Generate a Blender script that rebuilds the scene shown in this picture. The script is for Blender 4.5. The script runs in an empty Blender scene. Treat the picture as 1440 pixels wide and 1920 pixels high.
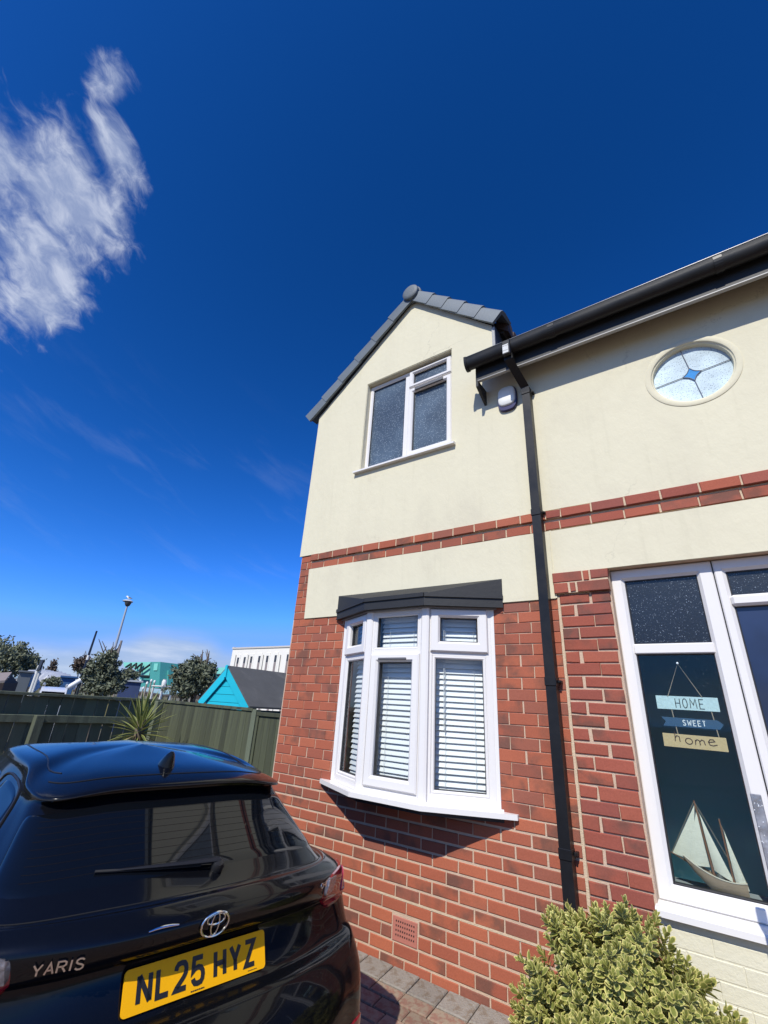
import bpy, bmesh, math, random
from math import sin, cos, pi, radians, sqrt, atan2
from mathutils import Vector, Matrix, Euler, noise
from mathutils.geometry import tessellate_polygon
import numpy as np

rnd = random.Random(7)
SC = bpy.context.scene
COL = SC.collection

# ------------------------------------------------------------------ camera
CAM = Vector((3.4798, -3.2415, 1.5142))
YAW, PIT, ROLL, FPX = -0.6368, 0.4148, 0.0638, 838.5
_f = Vector((sin(YAW) * cos(PIT), cos(YAW) * cos(PIT), sin(PIT)))
_r0 = Vector((cos(YAW), -sin(YAW), 0))
_u0 = _r0.cross(_f)
_r = cos(ROLL) * _r0 + sin(ROLL) * _u0
_u = -sin(ROLL) * _r0 + cos(ROLL) * _u0
cd = bpy.data.cameras.new('camera')
cd.sensor_fit = 'HORIZONTAL'
cd.sensor_width = 36.0
cd.lens = FPX / 1440 * 36
cd.clip_start = 0.05
cd.clip_end = 6000
cam = bpy.data.objects.new('camera', cd)
COL.objects.link(cam)
cam.matrix_world = Matrix(((_r.x, _u.x, -_f.x, CAM.x), (_r.y, _u.y, -_f.y, CAM.y), (_r.z, _u.z, -_f.z, CAM.z), (0, 0, 0, 1)))
SC.camera = cam


def away(px, py, dist):
    """survey helper: the point seen in that direction of the site photograph, dist metres away over the ground"""
    d = _f + _r * ((px - 720) / FPX) - _u * ((py - 960) / FPX)
    return CAM + d * (dist / sqrt(d.x ** 2 + d.y ** 2))


# ------------------------------------------------------------------ sky, sun, exposure
SUN = Vector((-0.11, 0.69, -0.715)).normalized()
world = bpy.data.worlds.new("World")
SC.world = world
world.use_nodes = True
wt = world.node_tree
wt.nodes.clear()


class G:
    """small helper for node graphs"""
    def __init__(s, nt):
        s.nt = nt

    def n(s, t, **kw):
        x = s.nt.nodes.new(t)
        for k, v in kw.items():
            setattr(x, k, v)
        return x

    def put(s, sock, v):
        if isinstance(v, bpy.types.NodeSocket):
            s.nt.links.new(v, sock)
        elif v is not None:
            sock.default_value = v

    def m(s, op, a, b=None, c=None, clamp=False):
        x = s.n('ShaderNodeMath', operation=op, use_clamp=clamp)
        for i, v in enumerate((a, b, c)):
            if v is not None:
                s.put(x.inputs[i], v)
        return x.outputs[0]

    def vm(s, op, a, b=None):
        x = s.n('ShaderNodeVectorMath', operation=op)
        s.put(x.inputs[0], a)
        if b is not None:
            s.put(x.inputs[1], b)
        return x.outputs['Value'] if op in ('DOT_PRODUCT', 'LENGTH', 'DISTANCE') else x.outputs[0]

    def xyz(s, x, y, z):
        c = s.n('ShaderNodeCombineXYZ')
        for i, v in enumerate((x, y, z)):
            s.put(c.inputs[i], v)
        return c.outputs[0]

    def sep(s, v):
        c = s.n('ShaderNodeSeparateXYZ')
        s.put(c.inputs[0], v)
        return c.outputs

    def noise(s, vec, scale, detail=4, rough=.55, dist=0.0, out=0):
        x = s.n('ShaderNodeTexNoise')
        if vec is not None:
            s.put(x.inputs['Vector'], vec)
        s.put(x.inputs['Scale'], scale)
        x.inputs['Detail'].default_value = detail
        x.inputs['Roughness'].default_value = rough
        x.inputs['Distortion'].default_value = dist
        return x.outputs[out]

    def ramp(s, v, lo, hi, a=0.0, b=1.0, smooth=True):
        x = s.n('ShaderNodeMapRange', interpolation_type='SMOOTHSTEP' if smooth else 'LINEAR')
        s.put(x.inputs['Value'], v)
        for k, val in zip(('From Min', 'From Max', 'To Min', 'To Max'), (lo, hi, a, b)):
            s.put(x.inputs[k], val)
        return x.outputs[0]

    def mix(s, f, a, b, blend='MIX'):
        x = s.n('ShaderNodeMix', data_type='RGBA', blend_type=blend)
        s.put(x.inputs[0], f)
        s.put(x.inputs[6], a if isinstance(a, bpy.types.NodeSocket) else (*a, 1))
        s.put(x.inputs[7], b if isinstance(b, bpy.types.NodeSocket) else (*b, 1))
        return x.outputs[2]


g = G(wt)
sky = g.n('ShaderNodeTexSky', sky_type='NISHITA', sun_disc=False)
sky.sun_elevation = math.asin(-SUN.z)
sky.sun_rotation = atan2(-SUN.x, -SUN.y)
sky.altitude = 10
sky.air_density, sky.dust_density, sky.ozone_density = 1.0, 0.6, 2.0
sep = g.n('ShaderNodeSeparateColor')
g.put(sep.inputs[0], sky.outputs[0])
comb = g.n('ShaderNodeCombineColor')
# the deep, saturated blue of the phone picture: one tone curve over the whole sky
for i, (a, p) in enumerate(((2.1, 2.45), (1.42, 1.58), (2.85, 1.68))):
    v = g.m('MINIMUM', g.m('MULTIPLY', sep.outputs[i], 0.1), (.36, .46, .54)[i])
    v = g.m('POWER', v, p)
    g.put(comb.inputs[i], g.m('MULTIPLY', v, a * 10))
D = g.n('ShaderNodeTexCoord').outputs['Generated']
# one drifting cloud, wisps drawn out by the wind
cdir = (away(100, 380, 1) - CAM).normalized()
e1 = (away(220, 560, 1) - CAM).normalized()
e1 = (e1 - cdir * e1.dot(cdir)).normalized()
e2 = cdir.cross(e1)
dc = g.vm('DOT_PRODUCT', D, tuple(cdir))
front = g.ramp(dc, 0.3, 0.5)
ca = g.m('DIVIDE', g.vm('DOT_PRODUCT', D, tuple(e1)), g.m('MAXIMUM', dc, 0.05))
cb = g.m('DIVIDE', g.vm('DOT_PRODUCT', D, tuple(e2)), g.m('MAXIMUM', dc, 0.05))
cv = g.xyz(g.m('MULTIPLY', ca, 0.68), cb, 0.37)
wob = g.noise(g.xyz(ca, cb, 0), 14, 3, .5, out=1)
cv = g.vm('ADD', cv, g.vm('MULTIPLY', g.vm('SUBTRACT', wob, (.5, .5, .5)), (.04, .04, 0)))
f1 = g.noise(cv, 27.0, 10, .62, .30)
f2 = g.noise(cv, 9.5, 4, .5)
sgn = 1.0 if ((away(0, 300, 1) - CAM).normalized().dot(e2)) > 0 else -1.0
cbs = g.m('MULTIPLY', cb, sgn)           # grows to the left of the picture


def blob(a0, b0, ra, rb):
    x = g.m('DIVIDE', g.m('SUBTRACT', ca, a0), ra)
    y = g.m('DIVIDE', g.m('SUBTRACT', cbs, b0), rb)
    return g.m('SQRT', g.m('ADD', g.m('MULTIPLY', x, x), g.m('MULTIPLY', y, y)))


dist = None
for bb in ((.000, -.025, .125, .095), (.065, .065, .105, .095), (-.105, -.165, .040, .050), (-.035, -.125, .070, .045),
           (-.075, .03, .07, .06), (.115, .115, .070, .065), (.02, .20, .14, .12)):
    x = blob(*bb)
    dist = x if dist is None else g.m('SMOOTH_MIN', dist, x, .15)
body = g.ramp(dist, 0.30, 2.30, 0.40, -1.20, False)
dens = g.m('ADD', g.m('ADD', g.m('MULTIPLY', f1, 1.15), g.m('MULTIPLY', f2, 1.0)), body)
dens = g.m('MULTIPLY', g.ramp(dens, .96, 1.58), front)
# low cloud bank along the horizon, and a few faint streaks above it
dz = g.sep(D)
el = dz[2]
az = g.m('ARCTAN2', dz[0], dz[1])
hb = g.noise(g.xyz(g.m('MULTIPLY', az, 1.0), g.m('MULTIPLY', el, 5.0), .3), 4.5, 7, .58, .2)
top = g.ramp(g.noise(g.xyz(az, 0, 1.7), 3.5, 3, .5), .3, .7, .055, .105)
band = g.ramp(el, g.m('ADD', top, -.02), g.m('ADD', top, .03), 1.0, 0.0)
bank = g.m('MULTIPLY', g.ramp(hb, .12, .48), band)
lowc = g.ramp(el, -.01, .02)
bank = g.m('MULTIPLY', bank, lowc)
skyc = comb.outputs[0]
cloudcol = g.mix(g.ramp(f1, .4, .75), (3.3, 4.0, 5.9), (6.3, 6.8, 8.1))
skyc = g.mix(g.m('MULTIPLY', dens, .84), skyc, cloudcol)
bankcol = g.mix(g.ramp(hb, .45, .78), (3.8, 5.0, 7.2), (7.0, 7.6, 8.8))
skyc = g.mix(g.m('MULTIPLY', bank, .92), skyc, bankcol)
veil = g.noise(g.xyz(g.m('MULTIPLY', az, 2.2), g.m('MULTIPLY', g.m('ADD', el, g.m('MULTIPLY', az, .35)), 9.0), 4.1), 2.4, 7, .6, .4)
veil = g.m('MULTIPLY', g.ramp(veil, .50, .80), g.m('MULTIPLY', g.ramp(el, .08, .2), g.ramp(el, .62, .40)))
skyc = g.mix(g.m('MULTIPLY', veil, .09), skyc, (4.0, 5.0, 7.2))
bg = g.n('ShaderNodeBackground')
g.put(bg.inputs[0], skyc)
bg.inputs[1].default_value = 0.1
wo = g.n('ShaderNodeOutputWorld')
wt.links.new(bg.outputs[0], wo.inputs[0])

sl = bpy.data.lights.new('sun', 'SUN')
sl.energy = 4.6
sl.angle = radians(0.53)
sl.color = (1.0, 0.955, 0.87)
so = bpy.data.objects.new('sun', sl)
COL.objects.link(so)
so.rotation_euler = SUN.to_track_quat('-Z', 'Y').to_euler()
vs = SC.view_settings
vs.view_transform = 'Standard'
vs.look = 'None'
vs.exposure = 0.12
vs.gamma = 1.0
vs.use_curve_mapping = False

# ------------------------------------------------------------------ materials
MATS = {}


def pm(name, col, rough=.5, var=.12, vscale=6.0, bump=0.0, bscale=80.0, metallic=0.0, coat=0.0, col2=None, c2lo=.5, c2hi=.7, spec=.5, stretch=(1, 1, 1), rvar=0.0, sheen=0.0, obj_var=0.0):
    if name in MATS:
        return MATS[name]
    m = bpy.data.materials.new(name)
    m.use_nodes = True
    nt = m.node_tree
    g = G(nt)
    b = nt.nodes['Principled BSDF']
    tc = g.n('ShaderNodeTexCoord').outputs['Object']
    mp = g.vm('MULTIPLY', tc, stretch)
    n1 = g.noise(mp, vscale, 5, .6)
    c = g.mix(n1, tuple(x * (1 - var) for x in col), tuple(min(1, x * (1 + var)) for x in col))
    if col2 is not None:
        n2 = g.noise(mp, vscale * .6, 6, .62, .3)
        c = g.mix(g.ramp(n2, c2lo, c2hi), c, col2)
    if obj_var:
        oi = g.n('ShaderNodeObjectInfo').outputs['Random']
        c = g.mix(oi, c, g.mix(1.0, c, tuple([1 - obj_var] * 3), 'MULTIPLY'))
    g.put(b.inputs['Base Color'], c)
    if rvar:
        g.put(b.inputs['Roughness'], g.ramp(n1, .3, .7, rough - rvar, rough + rvar))
    else:
        b.inputs['Roughness'].default_value = rough
    b.inputs['Metallic'].default_value = metallic
    b.inputs['Coat Weight'].default_value = coat
    b.inputs['Coat Roughness'].default_value = .03
    b.inputs['Specular IOR Level'].default_value = spec
    if bump:
        bp = g.n('ShaderNodeBump')
        bp.inputs['Strength'].default_value = bump
        bp.inputs['Distance'].default_value = .01
        g.put(bp.inputs['Height'], g.noise(mp, bscale, 6, .6))
        g.put(b.inputs['Normal'], bp.outputs[0])
    MATS[name] = m
    return m


def brick_mat(name, single, cols):
    m = bpy.data.materials.new(name)
    m.use_nodes = True
    nt = m.node_tree
    g = G(nt)
    b = nt.nodes['Principled BSDF']
    if single:
        rv = g.n('ShaderNodeObjectInfo').outputs['Random']
    else:
        rv = g.n('ShaderNodeNewGeometry').outputs['Random Per Island']
    pos = g.n('ShaderNodeNewGeometry').outputs['Position']
    cr = g.n('ShaderNodeValToRGB')
    cr.color_ramp.interpolation = 'LINEAR'
    el = cr.color_ramp.elements
    el[0].position, el[0].color = 0, (*cols[0], 1)
    el[1].position, el[1].color = 1, (*cols[-1], 1)
    for i, c in enumerate(cols[1:-1], 1):
        e = el.new(i / (len(cols) - 1))
        e.color = (*c, 1)
    g.put(cr.inputs[0], rv)
    # a second random per brick from the first: some carry a kiln-dark end
    r2 = g.m('FRACT', g.m('MULTIPLY', rv, 37.7))
    r3 = g.m('FRACT', g.m('MULTIPLY', rv, 91.3))
    n1 = g.noise(pos, 6.5, 3, .55, .2)
    dark = g.m('MULTIPLY', g.ramp(n1, .40, .66), g.ramp(r2, .50, .85, 0, .72))
    c = g.mix(dark, cr.outputs[0], (.115, .068, .052))
    fine = g.noise(pos, 140, 4, .7)
    c = g.mix(g.ramp(fine, .25, .8, .0, .5), c, g.mix(1.0, c, (.55, .5, .5), 'MULTIPLY'))
    wash = g.noise(pos, 2.2, 5, .6)
    c = g.mix(g.ramp(wash, .35, .75, 0, .3), c, g.mix(1.0, c, (1.25, 1.2, 1.15), 'MULTIPLY'))
    # lime bloom and splashes low down on the wall
    z = g.sep(pos)[2]
    spl = g.noise(pos, 46, 5, .75)
    blm = g.m('MULTIPLY', g.ramp(spl, .66, .72), g.ramp(z, .05, .45, .8, .0))
    c = g.mix(blm, c, (.62, .5, .42))
    g.put(b.inputs['Base Color'], c)
    g.put(b.inputs['Roughness'], g.ramp(r3, 0, 1, .72, .9))
    b.inputs['Specular IOR Level'].default_value = .3
    bp = g.n('ShaderNodeBump')
    bp.inputs['Strength'].default_value = .35
    bp.inputs['Distance'].default_value = .004
    g.put(bp.inputs['Height'], g.noise(pos, 90, 7, .68))
    g.put(b.inputs['Normal'], bp.outputs[0])
    return m


NEWC = [(.36, .104, .057), (.41, .120, .063), (.33, .096, .057), (.44, .134, .070), (.38, .112, .062), (.29, .094, .060), (.41, .124, .068), (.26, .096, .066)]
OLDC = [(.31, .084, .056), (.35, .096, .060), (.27, .078, .057), (.32, .088, .055), (.39, .110, .064), (.28, .080, .056)]
BRICK1, BRICKN = brick_mat('brick_face', True, NEWC), brick_mat('brick_face_joined', False, NEWC)
OLD1, OLDN = brick_mat('old_brick_face', True, OLDC), brick_mat('old_brick_joined', False, OLDC)
MORTAR = pm('mortar', (.54, .40, .29), .9, .2, 14, .6, 160)
RENDER = pm('cream_render', (.64, .60, .445), .85, .06, 2.2, .34, 18, col2=(.565, .525, .395), c2lo=.50, c2hi=.80, spec=.2, stretch=(1, 1, .7))
# weathering of the render: rain streaks, hairline cracks, small patches
_nt = RENDER.node_tree
_g = G(_nt)
_b = _nt.nodes['Principled BSDF']
_c = _b.inputs['Base Color'].links[0].from_socket
_p = _g.n('ShaderNodeNewGeometry').outputs['Position']
_s = _g.noise(_g.vm('MULTIPLY', _p, (7, 1, .45)), 2.2, 6, .62)
_c = _g.mix(_g.ramp(_s, .52, .78, 0, .34), _c, _g.mix(1.0, _c, (.80, .80, .78), 'MULTIPLY'))
_v = _g.n('ShaderNodeTexVoronoi', feature='DISTANCE_TO_EDGE')
_g.put(_v.inputs['Vector'], _g.vm('ADD', _p, _g.vm('MULTIPLY', _g.noise(_p, 5, 5, .65, out=1), (.35, .1, .35))))
_v.inputs['Scale'].default_value = .9
_k = _g.m('MULTIPLY', _g.ramp(_v.outputs['Distance'], .0, .006, 1, 0), _g.ramp(_g.noise(_p, 1.3, 3, .5), .52, .62))
_c = _g.mix(_g.m('MULTIPLY', _k, .35), _c, (.30, .28, .22))
_t = _g.noise(_p, 11, 6, .7)
_c = _g.mix(_g.ramp(_t, .60, .78, 0, .30), _c, (.52, .475, .35))
_g.put(_b.inputs['Base Color'], _c)
CREAMP = pm('cream_paint', (.66, .625, .47), .55, .05, 4, .3, 60)
UPVC = pm('white_upvc', (.72, .70, .675), .28, .02, 3, .03, 30, spec=.45)
SEAL = pm('black_gasket', (.02, .02, .022), .5)
BLACKP = pm('black_plastic', (.007, .0075, .009), .45, .2, 5, .05, 60, rvar=.08, spec=.35)
BLACKW = pm('black_painted_board', (.014, .015, .017), .6, .25, 6, .15, 40)
SLATE = pm('grey_tile', (.13, .155, .175), .62, .16, 7, .2, 60, obj_var=.25)
BROWNT = pm('brown_tile', (.07, .045, .04), .8, .3, 20, .3, 80)
TEAL_WALL = pm('teal_wall', (.17, .56, .74), .7, .06, 3)
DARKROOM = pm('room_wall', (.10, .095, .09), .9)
SLAT = pm('blind_slat', (.80, .80, .80), .45, .03, 4)
CORD = pm('blind_cord', (.6, .6, .58), .8)


def glass_mat(name, clear=.85, tint=(1, 1, 1), speck=0.0, base=(.03, .04, .05), sscale=160, bump=0.0, gloss=1.0, thresh=(.62, .7), speckcol=(.7, .8, .9), fade=None, rough=.015):
    """thin pane: lets light straight through, mirrors by Fresnel, may carry rolled-in relief, its glints painted in as colour flecks"""
    m = bpy.data.materials.new(name)
    m.use_nodes = True
    nt = m.node_tree
    nt.nodes.clear()
    g = G(nt)
    out = g.n('ShaderNodeOutputMaterial')
    pos = g.n('ShaderNodeNewGeometry').outputs['Position']
    tr = g.n('ShaderNodeBsdfTransparent')
    tr.inputs[0].default_value = (*tint, 1)
    df = g.n('ShaderNodeBsdfPrincipled')
    df.inputs['Roughness'].default_value = .35 if gloss > .2 else .8
    c = g.noise(pos, 1.6, 4, .6)
    colr = g.mix(g.ramp(c, .35, .68), tuple(x * .72 for x in base), tuple(x * 1.4 for x in base))
    fac = 1 - clear
    if speck:
        vo = g.n('ShaderNodeTexVoronoi', feature='F1')
        g.put(vo.inputs['Vector'], g.vm('ADD', pos, g.vm('MULTIPLY', g.noise(pos, sscale * .7, 2, .5, out=1), (.012, .012, .012))))
        vo.inputs['Scale'].default_value = sscale
        cs = g.sep(vo.outputs['Color'])
        nn = g.noise(pos, sscale * .55, 3, .7)
        sp = g.m('MULTIPLY', g.ramp(vo.outputs['Distance'], .15, .38, 1, 0), g.ramp(g.m('ADD', g.m('MULTIPLY', cs[0], .6), g.m('MULTIPLY', nn, .5)), *thresh))
        sp = g.m('MULTIPLY', sp, speck)
        if fade:
            sp = g.m('MULTIPLY', sp, g.ramp(g.sep(pos)[2], *fade))
        colr = g.mix(sp, colr, speckcol)  # sparkle of the relief put in as flecks of colour
        fac = g.m('MAXIMUM', sp, 1 - clear)
    g.put(df.inputs['Base Color'], colr)
    mx = g.n('ShaderNodeMixShader')
    g.put(mx.inputs[0], fac)
    nt.links.new(tr.outputs[0], mx.inputs[1])
    nt.links.new(df.outputs[0], mx.inputs[2])
    gl = g.n('ShaderNodeBsdfGlossy')
    gl.inputs['Roughness'].default_value = rough
    ge = g.n('ShaderNodeNewGeometry')
    cosv = g.m('ABSOLUTE', g.vm('DOT_PRODUCT', ge.outputs['Incoming'], ge.outputs['Normal']))
    fr = g.m('MULTIPLY_ADD', g.m('POWER', g.m('SUBTRACT', 1.0, cosv, clamp=True), 5.0), .95, .045)
    if bump:
        bp = g.n('ShaderNodeBump')
        bp.inputs['Strength'].default_value = bump
        bp.inputs['Distance'].default_value = .004
        g.put(bp.inputs['Height'], g.noise(pos, sscale * .6, 3, .6))
        g.put(gl.inputs['Normal'], bp.outputs[0])
        g.put(df.inputs['Normal'], bp.outputs[0])
    m2 = g.n('ShaderNodeMixShader')
    g.put(m2.inputs[0], g.m('MULTIPLY', fr, gloss))
    nt.links.new(mx.outputs[0], m2.inputs[1])
    nt.links.new(gl.outputs[0], m2.inputs[2])
    nt.links.new(m2.outputs[0], out.inputs[0])
    return m


GLASS = glass_mat('clear_glass', 1.0, (.95, .97, .97))
GL_UP = glass_mat('obscure_glass_upper', .0, speck=.8, base=(.060, .085, .108), sscale=72, bump=.35, thresh=(.26, .60), speckcol=(.36, .43, .47), rough=.3, gloss=.6)
GL_DOOR = glass_mat('obscure_glass_door', .12, speck=.85, base=(.005, .010, .018), sscale=165, bump=.25, thresh=(.66, .88), speckcol=(.55, .64, .74), rough=.1, gloss=.6)
GL_SIDE = glass_mat('stippled_glass', .97, (.95, .98, .98), speck=.7, base=(.003, .007, .012), sscale=165, thresh=(.76, .92), speckcol=(.6, .7, .8), fade=(1.3, 1.9), gloss=.55)
GL_NAVY = glass_mat('navy_glass', .0, base=(.008, .018, .055), gloss=.8)
GL_OVAL = glass_mat('frosted_glass', .0, speck=.9, base=(.50, .61, .66), sscale=105, bump=.3, thresh=(.22, .60), speckcol=(.10, .13, .19), rough=.6, gloss=.12)
GL_BLUE = glass_mat('blue_glass', .0, speck=.5, base=(.015, .20, .50), sscale=90, bump=.5, thresh=(.55, .85), speckcol=(.25, .60, .75), rough=.6, gloss=.12)

# ------------------------------------------------------------------ objects


def link(o, parent=None):
    COL.objects.link(o)
    if parent is not None:
        o.parent = parent
    return o


def tag(o, label=None, cat=None, group=None, kind=None):
    for k, v in (('label', label), ('category', cat), ('group', group), ('kind', kind)):
        if v:
            o[k] = v
    return o


def empty(name, loc, label, cat, group=None, rz=0.0):
    o = bpy.data.objects.new(name, None)
    o.location = loc
    o.rotation_euler = (0, 0, rz)
    o.empty_display_size = .1
    link(o)
    return tag(o, label, cat, group)


class MB:
    """collects shapes and links them as one mesh object; off = origin of the parent they belong to"""
    def __init__(s, smooth=False):
        s.v, s.f, s.mi, s.smooth = [], [], [], smooth

    def add(s, vs, fs, mi=0):
        k = len(s.v)
        s.v += [tuple(v) for v in vs]
        s.f += [tuple(i + k for i in f) for f in fs]
        s.mi += [mi] * len(fs)
        return s

    def box(s, x0, x1, y0, y1, z0, z1, M=None, ch=0.0, mi=0):
        vs = [Vector((x, y, z)) for x in (x0, x1) for y in (y0, y1) for z in (z0, z1)]
        fs = [(0, 1, 3, 2), (4, 6, 7, 5), (0, 4, 5, 1), (2, 3, 7, 6), (0, 2, 6, 4), (1, 5, 7, 3)]
        if ch:
            bm = bmesh.new()
            bv = [bm.verts.new(v) for v in vs]
            for f in fs:
                bm.faces.new([bv[i] for i in f])
            bmesh.ops.bevel(bm, geom=bm.edges[:], offset=ch, segments=1, affect='EDGES')
            bm.verts.index_update()
            vs = [v.co.copy() for v in bm.verts]
            fs = [[v.index for v in f.verts] for f in bm.faces]
            bm.free()
        if M is not None:
            vs = [M @ v for v in vs]
        return s.add(vs, fs, mi)

    def prism(s, poly, d, o=(0, 0, 0), ax=((1, 0, 0), (0, 0, 1)), mi=0, holes=()):
        """poly in the plane (ax0, ax1) through o, extruded by vector d"""
        a, b, o, d = Vector(ax[0]), Vector(ax[1]), Vector(o), Vector(d)
        loops = [list(poly)] + [list(h) for h in holes]
        flat = [p for l in loops for p in l]
        P = [o + a * p[0] + b * p[1] for p in flat]
        tris = tessellate_polygon([[Vector((p[0], p[1], 0)) for p in l] for l in loops])
        n = len(P)
        nd = a.cross(b).dot(d)
        fs = []
        for t in tris:
            t = list(t)
            x = [flat[i] for i in t]
            ar = (x[1][0] - x[0][0]) * (x[2][1] - x[0][1]) - (x[2][0] - x[0][0]) * (x[1][1] - x[0][1])
            if ar < 0:
                t = t[::-1]
            # ccw in (a,b): normal = a x b
            if nd > 0:
                fs.append(tuple(t[::-1]))
                fs.append(tuple(i + n for i in t))
            else:
                fs.append(tuple(t))
                fs.append(tuple(i + n for i in t[::-1]))
        k = 0
        for l in loops:
            m = len(l)
            for i in range(m):
                j = (i + 1) % m
                fs.append((k + i, k + j, k + j + n, k + i + n))
            k += m
        bm = bmesh.new()
        bv = [bm.verts.new(v) for v in P + [p + d for p in P]]
        for f in fs:
            try:
                bm.faces.new([bv[i] for i in f])
            except ValueError:
                pass
        bmesh.ops.recalc_face_normals(bm, faces=bm.faces)
        bm.verts.index_update()
        s.add([v.co.copy() for v in bm.verts], [[v.index for v in f.verts] for f in bm.faces], mi)
        bm.free()
        return s

    def tube(s, pts, r, n=8, mi=0, caps=True, flat=1.0):
        pts = [Vector(p) for p in pts]
        rs = r if isinstance(r, (list, tuple)) else [r] * len(pts)
        rings = []
        prev = None
        for i, p in enumerate(pts):
            t = (pts[min(i + 1, len(pts) - 1)] - pts[max(i - 1, 0)]).normalized()
            if prev is None:
                q = Vector((0, 0, 1)) if abs(t.z) < .9 else Vector((1, 0, 0))
                e = t.cross(q).normalized()
            else:
                e = (prev - t * prev.dot(t)).normalized()
            prev = e
            w = t.cross(e)
            rings.append([p + (e * cos(2 * pi * k / n) + w * sin(2 * pi * k / n) * flat) * rs[i] for k in range(n)])
        vs = [v for rg in rings for v in rg]
        fs = [(i * n + k, i * n + (k + 1) % n, (i + 1) * n + (k + 1) % n, (i + 1) * n + k) for i in range(len(rings) - 1) for k in range(n)]
        if caps:
            fs += [tuple(range(n))[::-1], tuple((len(rings) - 1) * n + k for k in range(n))]
        return s.add(vs, fs, mi)

    def lathe(s, prof, c=(0, 0, 0), ax=(0, 0, 1), n=24, mi=0):
        """prof: list of (radius, height)"""
        ax = Vector(ax).normalized()
        e = ax.orthogonal().normalized()
        w = ax.cross(e)
        c = Vector(c)
        vs, fs = [], []
        for r, h in prof:
            vs += [c + ax * h + (e * cos(2 * pi * k / n) + w * sin(2 * pi * k / n)) * max(r, 1e-5) for k in range(n)]
        for i in range(len(prof) - 1):
            fs += [(i * n + k, i * n + (k + 1) % n, (i + 1) * n + (k + 1) % n, (i + 1) * n + k) for k in range(n)]
        return s.add(vs, fs, mi)

    def ring(s, x0, x1, z0, z1, w, y0, y1, M=None, ch=.008, inset=.012, mi=0):
        """mitred rectangular frame in the xz plane, front at y0 (y grows inward), back y1; w width or (l, r, b, t)"""
        l, r, b, t = w if isinstance(w, tuple) else (w, w, w, w)
        prof = [(0, y1), (0, y0 + ch), (ch, y0), (None, y0), ('i', y0 + inset), (1, y1)]
        vs = []
        for k, (o, y) in enumerate(prof):
            if o == 0:
                a = (0, 0, 0, 0)
            elif o == ch:
                a = (ch,) * 4
            elif o is None:
                a = (l - inset, r - inset, b - inset, t - inset)
            else:
                a = (l, r, b, t)
            vs += [Vector((x0 + a[0], y, z0 + a[2])), Vector((x1 - a[1], y, z0 + a[2])), Vector((x1 - a[1], y, z1 - a[3])), Vector((x0 + a[0], y, z1 - a[3]))]
        n = len(prof)
        fs = [(4 * i + k, 4 * i + (k + 1) % 4, 4 * ((i + 1) % n) + (k + 1) % 4, 4 * ((i + 1) % n) + k) for i in range(n) for k in range(4)]
        if M is not None:
            vs = [M @ v for v in vs]
        return s.add(vs, fs, mi)

    def build(s, name, mat, parent=None, off=None, smooth=None, kind=None, fix=True):
        me = bpy.data.meshes.new(name)
        o = Vector(off) if off is not None else Vector((0, 0, 0))
        me.from_pydata([tuple(Vector(v) - o) for v in s.v], [], s.f)
        mats = mat if isinstance(mat, (list, tuple)) else [mat]
        for m in mats:
            me.materials.append(m)
        if len(mats) > 1:
            me.polygons.foreach_set('material_index', s.mi)
        if fix:
            bm = bmesh.new()
            bm.from_mesh(me)
            bmesh.ops.recalc_face_normals(bm, faces=bm.faces)
            bm.to_mesh(me)
            bm.free()
        if s.smooth if smooth is None else smooth:
            me.polygons.foreach_set('use_smooth', [True] * len(me.polygons))
            try:
                me.set_sharp_from_angle(angle=radians(40))
            except Exception:
                pass
        me.update()
        ob = bpy.data.objects.new(name, me)
        link(ob, parent)
        if kind:
            ob['kind'] = kind
        return ob


def circle(cx, cz, r, n=48, ry=None):
    return [(cx + r * cos(2 * pi * k / n), cz + (ry or r) * sin(2 * pi * k / n)) for k in range(n)]


def rect(x0, x1, z0, z1):
    return [(x0, z0), (x1, z0), (x1, z1), (x0, z1)]


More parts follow.
